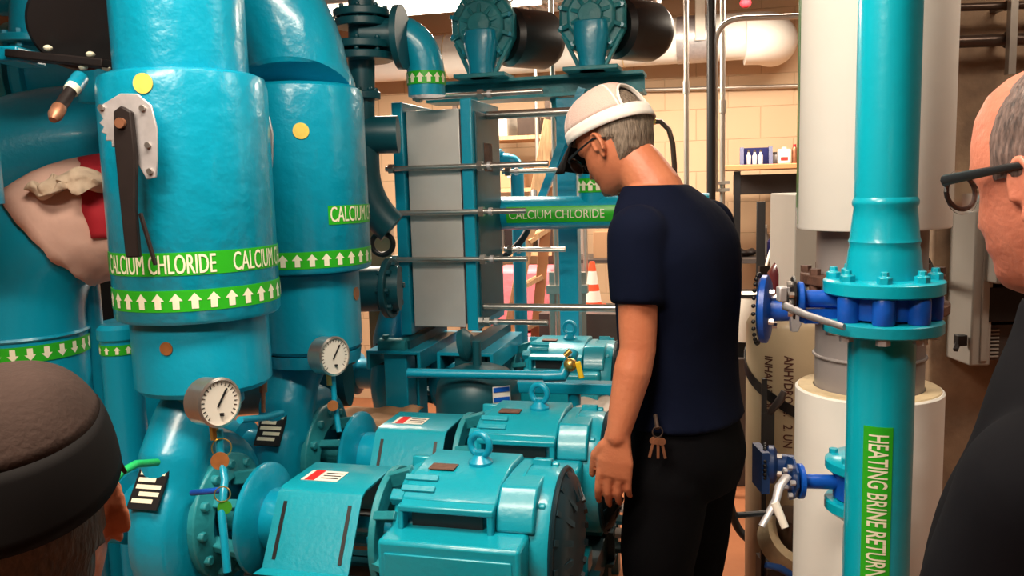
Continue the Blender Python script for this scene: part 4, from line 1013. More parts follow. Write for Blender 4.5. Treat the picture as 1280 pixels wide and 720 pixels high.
def carton(px, py0, py1, wpx, b, label, m_='card', lbl=True, zz=None):
    c = pt(px, py1, b); h_ = pt(px, py0, b).z-c.z; w_ = wpx/1050*b
    if zz is not None: c.z = zz
    t = thing('carton', label, 'box', c, -T, 'cartons on the rack')
    MB().box((0, 0, h_/2), (w_, .28, h_)).build('box', m_, t, bevel=.004)
    if lbl: MB().box((.1*w_, -.141, h_*.6), (w_*.4, .002, h_*.35)).build('label', 'paper', t)
    return t
carton(768, 286, 319, 44, bc+.2, 'brown carton with a white label right of the square teal post, above the cone', zz=z0_-.002)
# a second rack further left
c = pt(640, 300, 5.2)
t = thing('stack_shelf', 'tall rack of cartons behind the ladder and exchanger', 'shelf', V((c.x, c.y, 0)), -T)
for py in (172, 235, 312): MB().box((0, 0, pt(640, py, 5.2).z-.012), (.6, .4, .024)).build('board', 'wood', t)
for x in (-.29, .29):
    for y in (-.18, .18): MB().box((x, y, 1.05), (.03, .03, 2.1)).build('upright', 'darkrod', t)
for px, p0, p1, w_, lab, m_ in [(612, 210, 234, 24, 'small tan carton on the middle board of the tall rack, leftmost', 'card'), (645, 205, 234, 34, 'white-labelled carton on the middle board of the tall rack', 'card'), (620, 145, 171, 44, 'pale carton on the top board of the tall rack', 'paper'), (668, 150, 171, 30, 'dark carton on the top board of the tall rack', 'darkrod'), (622, 262, 311, 26, 'white carton on the bottom board of the tall rack', 'paper'), (654, 268, 311, 34, 'dark brown carton on the bottom board of the tall rack', 'brown')]:
    carton(px, p0, p1, w_, 5.15, lab, m_, m_ == 'card', zz=pt(640, {171: 172, 234: 235, 311: 312}[p1], 5.2).z)
c = pt(741, 385, 4.4); zc0 = c.z; zc1 = pt(741, 327, 4.4).z
t = thing('traffic_cone', 'orange and white striped traffic cone behind the centre man\'s chest', 'cone', V((c.x, c.y, zc0)), 0)
hc = zc1-zc0; def_r = lambda f: .052*(1-f)+.014*f
for i, (f0, f1, m_) in enumerate([(0, .14, 'orange'), (.14, .38, 'paper'), (.38, .52, 'orange'), (.52, .8, 'paper'), (.8, 1, 'orange')]):
    MB().lathe([(def_r(f0), hc*f0), (def_r(f1), hc*f1)], seg=32).build('stripe', m_, t)
MB().box((0, 0, .006), (.15, .15, .012)).build('base', 'orange', t)
single(MB().box((c.x, c.y, (zc0-.002)/2), (.5, .4, zc0-.002), Matrix.Rotation(-T, 3, 'Z')), 'cabinet', 'panel_dark', 'dark low cabinet the striped cone stands on', 'cabinet')
t = thing('strut_rack', 'galvanised strut crossbar behind the square teal post at cone height', 'bracket', pt(720, 366, 3.9))
MB().bar(pt(684, 362, 3.9), pt(735, 361, 3.9), .04, .04).build('crossbar', 'conduit', t, world=True)
for px in (690, 728): MB().bar(pt(px, 340, 3.92), V((pt(px, 420, 3.92).x, pt(px, 420, 3.92).y, 0)), .03, .03, (0, 1, 0)).build('upright', 'conduit', t, world=True)
# hose on floor behind the man
fl = [at(903, 560, 3.2), at(908, 610, 3.2), at(922, 660, 3.2), at(936, 712, 3.2)]
single(MB().tube(bend([V((fl[0].x, 3.2, .95)), at(907, 610, 3.2), at(922, 665, 3.2), V((at(945, 715, 3.2).x, 3.1, .12)), V((at(990, 715, 3.2).x, 3.0, .02))], .12, 8), .016, 14), 'floor_hose', 'rubber', 'black hose slanting to the orange floor behind the centre man', 'hose')

# ------------------------------------------------------------------ right side: teal riser with flanges
TX = at(1108, 200, 1.5).x; TP = V((TX, 1.5, 0))
tR = thing('riser_pipe', 'slim bright teal riser at right with HEATING BRINE RETURN running down it', 'pipe', (TX, 1.5, 0))
MB().lathe([(.0525, 1.50), (.0525, CEIL)], (TX, 1.5, 0), (0, 0, 1), 48).build('upper_pipe', 'cyan', tR, world=True)
MB().lathe([(.066, 1.362), (.064, 1.38), (.0605, 1.415), (.058, 1.425), (.0605, 1.432), (.058, 1.439), (.055, 1.47), (.0525, 1.492), (.0555, 1.498), (.0555, 1.504), (.0525, 1.51)], (TX, 1.5, 0), (0, 0, 1), 56).build('reducer', 'cyan', tR, world=True)
MB().lathe([(.0575, 0), (.0575, 1.27)], (TX, 1.5, 0), (0, 0, 1), 48).build('lower_pipe', 'cyan', tR, world=True)
F0, F1 = 1.338, 1.268
MB().lathe([(.098, F0), (.102, F0+.003), (.102, F0+.023), (.098, F0+.026), (.066, F0+.028)], (TX, 1.5, 0), (0, 0, 1), 64).build('upper_flange', 'cyan', tR, world=True)
MB().lathe([(.066, F1-.002), (.098, F1), (.102, F1+.003), (.102, F1+.021), (.098, F1+.024)], (TX, 1.5, 0), (0, 0, 1), 64).build('lower_flange', 'teal_green', tR, world=True)
for k in range(8):
    a = 2*PI*(k+.5)/8; p = V((TX+.084*math.cos(a), 1.5+.084*math.sin(a), F0+.025))
    MB().lathe([(.013, 0), (.013, .012), (.008, .014), (.007, .022)], p, (0, 0, 1), 6).build('bolt', 'cyan', tR, world=True, bevel=.001)
    MB().lathe([(.012, 0), (.012, -.010)], (p.x, p.y, F1-.0005), (0, 0, 1), 6).build('nut', 'zinc', tR, world=True)
gp = math.atan(-TX/1.5)
lbm = band(MB(), TP, .0575, .70, 1.105, gp-.46, gp+.40, .001, 16).build('label_band', 'green', tR, world=True)
vf = textmesh('HEATING BRINE RETURN', .047, .80, bold=.0006, step=.008)
sc_ = .268/vf[2]; vf = ([V((p.x*sc_, p.y, 0)) for p in vf[0]], vf[1], .27)
wrapdown(MB(), vf, TP, .0592, gp-.28, 1.092).build('lettering', 'ivory', lbm, world=True)
# blue lug valve between the flanges
t = thing('lug_valve', 'bright blue lug butterfly valve clamped between the two teal flanges of the slim riser', 'valve', (TX, 1.5, F1+.024))
zv0, zv1 = F1+.0245, F0-.0005; m = MB().lathe([(.074, zv0+.004), (.076, zv0+.008), (.076, zv1-.004), (.074, zv1)], (TX, 1.5, 0), (0, 0, 1), 48)
for k in range(8):
    a = 2*PI*(k+.5)/8; p = V((TX+.080*math.cos(a), 1.5+.080*math.sin(a), 0)); m.lathe([(.0175, zv0), (.019, zv0+.004), (.019, zv1-.004), (.0175, zv1)], p, (0, 0, 1), 20)
m.build('lug_body', 'blue', t, world=True)
zm = (zv0+zv1)/2+.012
dn = V((-1, .22, 0)).normalized(); P0 = V((TX, 1.5, zm))
MB().cyl(P0+dn*.06, P0+dn*.142, .0165).lathe([(.028, .135), (.032, .138), (.032, .145), (.028, .148)], P0, dn, 32).box(P0+dn*.10+V((0, 0, -.030)), (.08, .03, .025)).build('neck', 'blue', t, world=True)
PL = P0+dn*.152
MB().prism([(-.038, .01), (-.03, .035), (.0, .043), (.03, .035), (.038, .0), (.03, -.03), (.0, -.025), (-.02, -.035)], PL, V((.22, 1, 0)).normalized(), (0, 0, 1), dn*.004).build('notch_plate', 'black', t, world=True)
MB().bolts(PL+dn*.004, dn, .028, 4, .006, .008, .4).each('plate_bolt', 'steel', t, world=True)
l0 = PL+dn*.012
MB().tube([l0+V((0, 0, .012)), l0+V((-.006, -.004, -.012)), l0+V((.02, -.05, -.024)), l0+V((.062, -.11, -.036))], [.012, .012, .009, .0075], 12, flat=.6).build('lever', 'zinc', t, world=True)
MB().box(l0+V((-.012, -.004, .01)), (.016, .022, .028)).build('lever_hub', 'zinc', t, world=True, bevel=.003)

# grey pipe with cut white insulation, behind the riser
GX = at(1089, 320, 1.97).x; GY = 1.97
tG = thing('insulated_riser', 'thick white insulated riser behind the slim teal one, bare grey pipe between sleeves', 'pipe', (GX, GY, 0))
zi = at(1089, 290, GY-.16).z; zj = at(1060, 503, GY-.16).z-.006
MB().lathe([(.122, 0), (.122, CEIL)], (GX, GY, 0), (0, 0, 1), 64).build('grey_pipe', 'pvc', tG, world=True)
MB().lathe([(.126, zi), (.166, zi), (.168, zi+.004), (.168, CEIL), (.126, CEIL)], (GX, GY, 0), (0, 0, 1), 72, closed=True).build('upper_insulation', 'white', tG, world=True)
GX2 = at(1078, 520, GY).x
MB().lathe([(.124, 0), (.124, zj-.002), (.162, zj), (.166, zj-.004), (.166, 0)], (GX, GY, 0), (0, 0, 1), 72, closed=True).build('lower_insulation', 'white', tG, world=True)
MB().lathe([(.124, zj), (.160, zj), (.158, zj+.003), (.125, zj+.003)], (GX, GY, 0), (0, 0, 1), 72, closed=True).build('cut_foam_face', 'foam', tG, world=True)
gpG = math.atan(-GX/GY)
band(MB(), (GX, GY), .168, zi+.05, 2.6, gpG-1.52, gpG-1.36, .001, 6).build('green_strip', 'greentape', tG, world=True)
band(MB(), (GX, GY), .168, zi+.012, 2.6, gpG-1.30, gpG-1.27, .001, 4).build('green_strip', 'greentape', tG, world=True)
zf = at(1040, 395, GY-.14).z
for z, r in ((zf+.055, .158), (zf-.012, .170)):
    f = MB().lathe([(r, z), (r, z+.024)], (GX, GY, 0), (0, 0, 1), 56).build('flange', 'rust', tG, world=True, bevel=.003)
    m = MB()
    for k in range(10):
        a = 2*PI*k/10+.2; m.lathe([(.013, -.014), (.013, .038)], (GX+.145*math.cos(a), GY+.145*math.sin(a), z), (0, 0, 1), 6)
    m.each('flange_bolt', 'rust' if z > zf else 'zinc', f, world=True)
MB().torus((GX, GY, at(1040, 458, GY-.12).z), (0, 0, 1), .124, .004, 56, 8).build('weld_seam', 'pvc', tG, world=True)
# farther blue gear-disc valve operator
def chain_wheel(label, c, R_, dirn, m_='blue'):
    t = thing('valve_operator', label, 'valve', c-V((0, 0, R_)))
    d = V(dirn).normalized()
    MB().lathe([(R_*.9, 0), (R_, .006), (R_, .018), (R_*.85, .024), (.03, .028), (.026, .09)], c, d, 40).build('disc', m_, t, world=True)
    m = MB(); x, y, z = frame(d)
    for k in range(28):
        a = 2*PI*k/28; m.ball(c+(x*math.cos(a)+y*math.sin(a))*(R_*1.02)-d*.004, .0055, 8, 5)
    m.build('rim_chain', 'black', t, world=True)
    MB().bolts(c+d*.026, d, R_*.6, 4, .008, .012, .5).each('bolt', 'steel', t, world=True)
    return t
w1 = at(950, 386, 2.05)
t = chain_wheel('round blue operator disc with a beaded rim, left of the bare grey pipe', w1, .084, (1, -.45, 0))
MB().cyl(w1+V((.05, -.01, 0)), V((GX-.10, GY-.02, w1.z)), .020).build('shaft', 'blue', t, world=True)
MB().prism([(-.03, .05), (.02, .05), (.025, .0), (.0, -.06), (-.015, -.06), (-.02, 0)], w1+V((.075, -.06, .01)), (1, 0, 0), (0, 0, 1), (0, .02, 0)).build('bracket', 'zinc', t, world=True, bevel=.002)
MB().tube([w1+V((.10, -.065, -.02)), w1+V((.17, -.10, -.028))], .008, 12).build('lever', 'zinc', t, world=True)
w2 = at(958, 580, 2.15)
t = chain_wheel('dark blue operator disc in front of the cream cylinder, lower than the beaded one', w2, .05, (1, -.3, 0), 'darkblue')
MB().cyl(w2+V((.05, -.01, 0)), V((GX-.10, GY+.02, w2.z)), .024).box(w2+V((-.015, .0, -.01)), (.02, .09, .11)).build('shaft', 'darkblue', t, world=True)

# lower small branch with flanged blue valve
BX = at(1083, 620, 1.67).x; BY = 1.67
zA = at(1045, 592, BY-.05).z; zB2 = at(1045, 640, BY-.05).z
t = thing('branch_pipe', 'short teal branch with a small flange pair, half hidden behind the lettered riser', 'pipe', (BX, BY, 0))
MB().lathe([(.044, 0), (.044, zB2-.06), (.040, zB2-.04)], (BX, BY, 0), (0, 0, 1), 36).build('lower_pipe', 'cyan', t, world=True)
MB().lathe([(.04, zB2-.045), (.075, zB2-.02), (.082, zB2-.014), (.082, zB2+.004), (.078, zB2+.008)], (BX, BY, 0), (0, 0, 1), 48).build('lower_flange', 'cyan', t, world=True)
MB().lathe([(.078, zA-.012), (.082, zA-.008), (.082, zA+.008), (.072, zA+.016), (.03, zA+.02)], (BX, BY, 0), (0, 0, 1), 48).bolts((BX, BY, zA+.013), (0, 0, 1), .066, 6, .009, .012).build('upper_flange', 'cyan', t, world=True)
MB().lathe([(.02, zA+.01), (.02, zA+.05)], (BX, BY, 0), (0, 0, 1), 20).tube([(BX, BY, zA+.045), (BX-.003, 1.55, zA+.05)], .02, 20).build('elbow', 'cyan', t, world=True)
t = thing('lug_valve', 'small blue valve with a silver lever, low on the branch beside the lettered riser', 'valve', (BX, BY, zB2+.009))
MB().lathe([(.062, zB2+.0085), (.066, zB2+.012), (.066, zA-.016), (.062, zA-.0125)], (BX, BY, 0), (0, 0, 1), 40).build('lug_body', 'blue', t, world=True)
zc_ = (zA+zB2)/2; P1 = V((BX, BY, zc_)); d2 = V((-1, .05, .04)).normalized()
MB().cyl(P1+d2*.05, P1+d2*.135, .015).lathe([(.024, .13), (.036, .132), (.036, .14), (.024, .145)], P1, d2, 30).build('neck', 'blue', t, world=True)
P2 = P1+d2*.15
MB().prism([(-.04, .0), (-.036, .03), (-.01, .05), (.025, .045), (.04, .015), (.03, -.02), (.01, -.045), (-.02, -.03)], P2, (0, 1, 0), (0, 0, 1), d2*.004).build('notch_plate', 'darkblue', t, world=True)
MB().bolts(P2+d2*.004, d2, .03, 5, .006, .009, .2).each('plate_bolt', 'zinc', t, world=True)
MB().tube([P2+d2*.012+V((0, 0, .01)), P2+V((-.035, -.02, -.004)), P2+V((-.045, -.03, -.03)), P2+V((-.08, -.05, -.075))], [.010, .010, .009, .007], 12, flat=.6).build('lever', 'zinc', t, world=True)
MB().tube([P2+V((-.05, -.04, -.03)), P2+V((-.035, -.06, -.075))], [.009, .008], 12).build('lever_catch', 'paper', t, world=True)
MB().tube([P2+V((-.13, -.05, -.05)), P2+V((-.05, -.03, -.055))], .006, 10).build('lock_pin', 'black', t, world=True)

# ------------------------------------------------------------------ cream gas cylinder with stencilled words
CYX = at(992, 500, 2.75); rT = .155
zt_ = at(985, 404, 2.75).z
tT = thing('gas_cylinder', 'tall cream gas cylinder with red-brown stencilled words running down it', 'gas cylinder', (CYX.x, 2.75, 0))
MB().lathe([(.14, 0), (rT, .02), (rT, zt_), (.14, zt_+.03), (.09, zt_+.055), (.05, zt_+.065), (.04, zt_+.09), (0, zt_+.09)], (CYX.x, 2.75, 0), (0, 0, 1), 64).build('shell', 'tank', tT, world=True)
gt = math.atan(-CYX.x/2.75)
ct = (CYX.x, 2.75)
for s_, px, py in [('ANHYDROUS.', -.10, 446), ('INHALATION', -.52, 448), ('2. UN', -.10, 532), ('HAZARD', -.52, 527)]:
    vf = textmesh(s_, .040, .78, bold=.0006, step=.01)
    wrapdown(MB(), vf, ct, rT+.0015, gt+px-.09, at(985, py, 2.6).z).build('stencil', 'print', tT, world=True)
# webbing strap and black upright bracket
m = MB(); zs = at(970, 515, 2.6).z
vs = []; fs = []; n = 40
for k in range(n+1):
    p = gt-1.9+3.8*k/n; zz = zs-.28*(p-gt)*rT*2.0
    for r in (rT+.003, rT+.007):
        for dz in (-.018, .018): vs.append(cylpt(ct, r, p, zz+dz))
for k in range(n):
    for a, b in ((0, 1), (1, 3), (3, 2), (2, 0)): fs.append((k*4+a, k*4+b, k*4+4+b, k*4+4+a))
fs += [(0, 2, 3, 1), (4*n, 4*n+1, 4*n+3, 4*n+2)]
single(MB().add(vs, fs), 'webbing_strap', 'black', 'dark strap slanting round the cream gas cylinder', 'strap')
p_ = at(955, 520, 2.42); zt2 = at(955, 473, 2.42).z
t = thing('black_stand', 'thin black upright bar in front of the cream gas cylinder', 'post', (p_.x, p_.y, 0))
MB().box((0, 0, zt2/2), (.014, .010, zt2)).build('bar', 'black', t); MB().box((0, 0, .005), (.1, .1, .01)).build('base', 'black', t)
MB().box((.012, 0, at(958, 540, 2.42).z), (.035, .012, .12)).build('clamp', 'black', t)
MB().tube([at(962, 516, 2.42), at(975, 500, 2.4), at(980, 489, 2.4)], [.010, .012, .009], 12).build('clamp_handle', 'panel_dark', t, world=True)
# roll of insulation at the foot of sleeves
c = at(985, 676, 2.38)
t = thing('tape_roll', 'ring of tan insulation with a dark core, low beside the white sleeve', 'roll', (c.x, c.y, c.z-.09))
MB().lathe([(.055, -.03), (.085, -.03), (.088, 0), (.085, .03), (.055, .03)], c, (.35, -.6, .7), 40, closed=True).build('ring', 'foam', t, world=True)
MB().lathe([(.04, -.03), (.045, .05), (.05, .09), (.03, .095)], c, (.1, -.2, .9), 28).build('core', 'darkrod', t, world=True)
MB().box((c.x+.02, c.y+.06, (c.z-.09)/2), (.16, .12, c.z-.09)).build('support_block', 'panel_dark', t, world=True)
single(MB().tube([at(957, 706, 2.1), at(975, 710, 2.1), at(995, 722, 2.1)], [.008, .010, .010], 12), 'purple_lever', 'darkblue', 'blue-violet lever end at the bottom edge below the tan ring', 'lever')
# light grey plastered pier behind grey pipe
p_ = at(1008, 420, 3.1); p2 = at(992, 420, 3.1)
tt = MB().box((p2.x+.14, 3.25, zi/2+.03), (.28, .3, zi+.06)).build('trim_3', 'panel', None, bevel=.005); tt['kind'] = 'structure'

# ------------------------------------------------------------------ things fixed on the concrete column
cf = 2.74
t = thing('electrical_enclosure', 'narrow tall light-grey enclosure on the concrete column, with a black latch', 'electrical box', at(1216, 462, 2.6))
a_ = at(1207, 455, 2.62); b_ = at(1232, 262, 2.62)
MB().box(((a_.x+b_.x)/2+.005, 2.66, (a_.z+b_.z)/2), (b_.x-a_.x+.02, .15, b_.z-a_.z)).build('box', 'panel', t, world=True, bevel=.006)
MB().box(((a_.x+b_.x)/2+.012, 2.582, (a_.z+b_.z)/2), (b_.x-a_.x-.02, .006, b_.z-a_.z-.03)).build('door', 'panel', t, world=True, bevel=.003)
MB().box(at(1199, 425, 2.6)+V((.004, 0, 0)), (.03, .03, .035)).bar(at(1198, 428, 2.6), at(1194, 438, 2.58), .014, .014).build('latch', 'black', t, world=True, bevel=.003)
t = thing('electrical_enclosure', 'wide pale enclosure behind the glasses wearer\'s chin', 'electrical box', at(1255, 365, 2.5))
a_ = at(1230, 352, 2.58); b_ = at(1330, 240, 2.58)
MB().box(((a_.x+b_.x)/2, 2.62, (a_.z+b_.z)/2), (b_.x-a_.x, .22, b_.z-a_.z)).build('box', 'panel', t, world=True, bevel=.006)
MB().box(((a_.x+b_.x)/2+.03, 2.507, (a_.z+b_.z)/2), (b_.x-a_.x-.07, .006, b_.z-a_.z-.03)).build('door', 'panel', t, world=True, bevel=.003)
t = thing('vent_box', 'dark box with a slotted vent below the wide pale enclosure', 'electrical box', at(1255, 440, 2.6))
a_ = at(1226, 402, 2.6); b_ = at(1330, 356, 2.6)
MB().box(((a_.x+b_.x)/2, 2.66, (a_.z+b_.z)/2), (b_.x-a_.x, .16, b_.z-a_.z)).build('box', 'black', t, world=True, bevel=.004)
a_ = at(1234, 450, 2.62); b_ = at(1330, 404, 2.62)
MB().box(((a_.x+b_.x)/2, 2.68, (a_.z+b_.z)/2), (b_.x-a_.x, .12, b_.z-a_.z)).build('vent_panel', 'panel_dark', t, world=True)
m = MB()
for k in range(8): m.box(V((at(1243, 410, 2.61).x, 2.617, a_.z+.012+k*.012)), (.04, .004, .005))
m.build('vent_slots', 'panel', t, world=True)
for i, (y0, y1, lab, r) in enumerate([(10, 5, 'upper dark pipe crossing the concrete column near the top edge', .012), (53, 47, 'lower, thicker dark pipe crossing the concrete column', .019)]):
    p0 = at(1178, y0, 2.66); p1 = at(1400, y1-3, 2.66)
    t = thing('wall_pipe', lab, 'pipe', p0)
    MB().tube([p0, p1], r, 18).build('tube', 'darkrod', t, world=True)
    for px in (1186, 1262): 
        q = p0.lerp(p1, (px-1178)/222); MB().lathe([(r*1.3, -.012), (r*1.3, .012)], q, p1-p0, 18).bar(q, q+V((0, .10, 0)), .02, .012).build('clamp', 'steel' if (i and px < 1200) else 'darkrod', t, world=True)
p0 = at(1274, -60, 2.6); p1 = at(1268, 92, 2.6)
single(MB().bar(V((p0.x, 2.62, p0.z)), V((p0.x, 2.62, p1.z)), .022, .022, (0, 1, 0)), 'strut_channel', 'conduit', 'pale vertical strut beside the hair of the glasses wearer', 'bracket')
single(MB().tube([at(1150, 322, 2.5), at(1158, 326, 2.5), at(1164, 338, 2.65), at(1172, 350, 2.76)], .012, 12), 'dark_cable', 'black', 'short dark cable between the riser and the concrete column', 'cable')

# ------------------------------------------------------------------ people
# head-local frame: x = the person's left, -y = face, z = up, origin between the eyes' level at the skull axis
HT = [(.120, .012, .030, .018), (.113, .045, .066, .044), (.098, .070, .088, .060), (.075, .085, .100, .0705), (.045, .092, .106, .0755), (.018, .094, .106, .076),
      (.0, .087, .102, .0745), (-.02, .086, .094, .072), (-.04, .087, .082, .069), (-.053, .084, .074, .066), (-.064, .088, .067, .062), (-.076, .082, .062, .057),
      (-.092, .086, .056, .048), (-.106, .080, .045, .037), (-.116, .058, .025, .022)]
def hprof(z):
    T_ = HT
    if z >= T_[0][0]: return T_[0][1:]
    for a, b in zip(T_, T_[1:]):
        if b[0] <= z <= a[0]:
            f = (a[0]-z)/(a[0]-b[0]); return tuple(a[i]*(1-f)+b[i]*f for i in (1, 2, 3))
    return T_[-1][1:]
def hpt(z, th, off=0):                        # th 0 = face, +pi/2 = the person's left
    fr, bk, wd = hprof(z); s_, c = math.sin(th), math.cos(th); e = 2/2.25
    x = math.copysign(abs(s_)**e, s_)*(wd+off); y = -(fr+off)*abs(c)**e if c > 0 else (bk+off)*abs(c)**e
    p = V((x, y, z+(off if z > .1 else 0)))
    return p
def head_mesh(glasses=False):
    zs = []; n = 52
    for i in range(n+1): t = i/n; zs.append(.120-.236*t)
    vs = []; fs = []; seg = 64
    for z in zs:
        for k in range(seg):
            th = 2*PI*k/seg; p = hpt(z, th)
            if math.cos(th) > 0:
                x = p.x
                if -.05 < z < .012: # nose
                    f = (.012-z)/.052; wdt = .007+.010*f; h = (.006+.022*f) if z > -.040 else .028*(1-(-.040-z)/.010)
                    p.y -= max(h, 0)*math.exp(-(x/wdt)**2)
                for sx in (-1, 1):   # eye sockets
                    d = ((x-sx*.031)/.018)**2+((z-.0)/.012)**2; p.y += .010*math.exp(-d)
                    d = ((x-sx*.031)/.012)**2+((z-.0)/.007)**2; p.y -= .006*math.exp(-d)
                    d = ((x-sx*.040)/.022)**2+((z+.035)/.018)**2; p.y -= .004*math.exp(-d)
                p.y -= .004*math.exp(-((z-.018)/.007)**2)*(abs(x) < .05)
                for zz, a in ((-.060, .004), (-.071, .0045)): p.y -= a*math.exp(-((z-zz)/.004)**2-(x/.018)**2)
            vs.append(p)
    L = len(zs)
    for i in range(L-1):
        for k in range(seg):
            q = (k+1) % seg; fs.append((i*seg+k, (i+1)*seg+k, (i+1)*seg+q, i*seg+q))
    fs += [tuple(range(seg)), tuple(reversed(range((L-1)*seg, L*seg)))]
    m = MB().add(vs, fs)
    for sx in (-1, 1):               # ears
        R = Matrix.Rotation(-sx*.35, 3, 'Z') @ Matrix.Rotation(.15, 3, 'X')
        c = V((sx*.077, .012, -.008))
        m.ball(c, (.007, .017, .030), 16, 12, R)
        pts = [c+R @ V((sx*.008, .017*math.cos(a)*1.0, .030*math.sin(a)*1.0)) for a in [math.radians(200-k*26) for k in range(11)]]
        m.tube(pts, .0042, 8); m.ball(c+R @ V((sx*.003, -.006, -.027)), (.005, .009, .010), 12, 8, R)
    return m
def xf(mb, X): mb.v = [X @ p for p in mb.v]; return mb
def frame3(o, F, up, roll=0):                 # matrix for a head at o, face along F
    F = V(F).normalized(); up = V(up); L = up.cross(F).normalized(); Zp = F.cross(L)
    R = Matrix((L, -F, Zp)).transposed() @ Matrix.Rotation(roll, 3, 'Y')
    return Matrix.Translation(o) @ R.to_4x4()
def hair_shell(off, zfun, cap_z, seed=0, thick=.008, zs=(-.085, .121), n=40, seg=72):
    vs = []; fs = []; keep = {}
    for i in range(n+1):
        z = zs[1]-(zs[1]-zs[0])*i/n
        for k in range(seg):
            th = -PI+2*PI*k/seg; c = zfun(z, th)       # >0 where hair grows, value is a soft edge
            nz = noise.noise(V((math.sin(th)*9, math.cos(th)*9, z*60+seed)))*.003
            o_ = -.004+(off+.004)*max(0, min(1, c/.018))+nz*(c > .01)
            if cap_z is not None and z > cap_z: o_ = min(o_, .0015)
            vs.append(hpt(min(z, .120), th, o_)); keep[i*seg+k] = c > -.004
    for i in range(n):
        for k in range(seg):
            q = (k+1) % seg; f = (i*seg+k, (i+1)*seg+k, (i+1)*seg+q, i*seg+q)
            if all(keep[j] for j in f): fs.append(f)
    if all(keep[k] for k in range(seg)): fs.append(tuple(range(seg)))
    used = sorted({j for f in fs for j in f}); mp = {j: a for a, j in enumerate(used)}
    return MB().add([vs[j] for j in used], [tuple(mp[j] for j in f) for f in fs])
def hand(m, wr, d, nrm, side, curl, S=1.0):
    # wr wrist, d pointing to the knuckles, nrm = back of the hand, side = towards the thumb
    d = V(d).normalized(); nrm = (V(nrm)-d*V(nrm).dot(d)).normalized(); sd = d.cross(nrm)
    if sd.dot(V(side)) < 0: sd = -sd
    m.loft([(wr-d*.01, sd*.027*S, nrm*.019*S), (wr+d*.02*S, sd*.031*S, nrm*.017*S), (wr+d*.055*S, sd*.040*S, nrm*.015*S), (wr+d*.088*S-nrm*.003, sd*.040*S, nrm*.012*S), (wr+d*.098*S-nrm*.005, sd*.036*S, nrm*.008*S)], 20, 2.5)
    ln = [(.031, .040, .024, .019), (.010, .045, .028, .020), (-.011, .041, .026, .019), (-.031, .032, .020, .017)]
    for i, (o_, a, b, c) in enumerate(ln):
        r = (.0088 if i < 3 else .0076)*S; p = wr+d*(.088-(.006 if i == 3 else 0))*S+sd*o_*S-nrm*.002; pts = [p-d*.02*S, p]; dd = d.copy(); ang = 0
        for j, l in enumerate((a, b, c)):
            ang += curl[j]*(1+.12*i); v_ = d*math.cos(ang)-nrm*math.sin(ang)+sd*(o_*1.2); v_.normalize(); pts.append(pts[-1]+v_*l*S)
        m.tube(pts, [r, r*1.08, r*1.0, r*.92, r*.72], 12); m.ball(pts[-1], r*.72, 10, 6)
    tp = wr+d*.025*S+sd*.026*S; td = (d*.75+sd*.55-nrm*.25).normalized(); t2 = (d*.95+sd*.12-nrm*.3).normalized()
    pts = [tp-td*.01, tp, tp+td*.036*S, tp+td*.036*S+t2*.030*S, tp+td*.036*S+t2*.052*S]
    m.tube(pts, [.012*S, .014*S, .0115*S, .010*S, .0075*S], 12); m.ball(pts[-1], .0075*S, 10, 6)
def limb(m, pts, rs, flat=1.0, seg=20): m.tube(pts, rs, seg, True, flat); m.ball(pts[0], rs[0], 16, 10); m.ball(pts[-1], rs[-1], 16, 10)
def spl(pts, n=6):                            # smooth curve through points (tuples of any length)
    out = []
    P_ = [pts[0]]+list(pts)+[pts[-1]]
    for i in range(1, len(P_)-2):
        for k in range(n):
            t = k/n; a, b, c, d = P_[i-1], P_[i], P_[i+1], P_[i+2]
            out.append(tuple(.5*((2*b[j])+(-a[j]+c[j])*t+(2*a[j]-5*b[j]+4*c[j]-d[j])*t*t+(-a[j]+3*b[j]-3*c[j]+d[j])*t**3) for j in range(len(b))))
    out.append(tuple(pts[-1])); return out
def wrinkle(mb, amp, s_, stretch=(1, 1, 1), seed=0):
    for v in mb.v:
        q = V((v.x*s_*stretch[0]+seed, v.y*s_*stretch[1], v.z*s_*stretch[2]))
        n_ = noise.noise(q); v += V((noise.noise(q+V((5, 1, 0))), noise.noise(q+V((0, 7, 3))), 0))*amp*(1-abs(n_))
    return mb

def person(name, label, base, F, secs_torso, neck, headX, armL, armR, legs, mats, hem, sleeveL, sleeveR, handL, handR, vox=.0045, shirt_top=None, waist=.95):
    """everything in room space; secs_torso: (x,y,z,halfwidth,halfdepth) up the spine"""
    F = V(F).normalized(); Lf = V((-F.y, F.x, 0)); B = -F
    t = thing(name, label, 'person', base, 0)
    body = MB()
    S_ = spl([tuple(s) for s in secs_torso], 5)
    body.loft([(V(s[:3]), Lf*s[3]*.93, F*s[4]*.92) for s in S_], 32, 2.3)
    body.tube([V(p) for p in neck[0]], neck[1], 24)
    hm = xf(head_mesh(), headX); body.add(hm.v, hm.f)
    for arm, hnd in ((armL, handL), (armR, handR)):
        if arm:
            limb(body, [V(p) for p in arm[0]], arm[1])
            if hnd: hand(body, *hnd)
    for lg in legs: limb(body, [V(p) for p in lg[0]], [r*.9 for r in lg[1]])
    b = baked(body, vox, 2, .4); bo = b.build('body', mats['skin'], t, world=True, ang=80)
    # shirt
    sh = MB()
    sc_ = [s for s in S_ if s[2] >= hem[0]-.001]
    sec = [(V(s[:3]), Lf*(s[3]+.012), F*(s[4]+.012)) for s in sc_]
    sec[0] = (sec[0][0], sec[0][1]*1.02, sec[0][2]*1.02)
    sh.loft(sec, 40, 2.4)
    for sl in (sleeveL, sleeveR):
        if sl: sh.tube([V(p) for p in sl[0]], sl[1], 24); sh.ball(V(sl[0][0]), sl[1][0], 20, 12)
    s2 = wrinkle(baked(sh, .008, 5, .5), .012, 6, (1, 1, .55), 3)
    s2.build('shirt', mats['shirt'], t, world=True, ang=80)
    return t, Lf

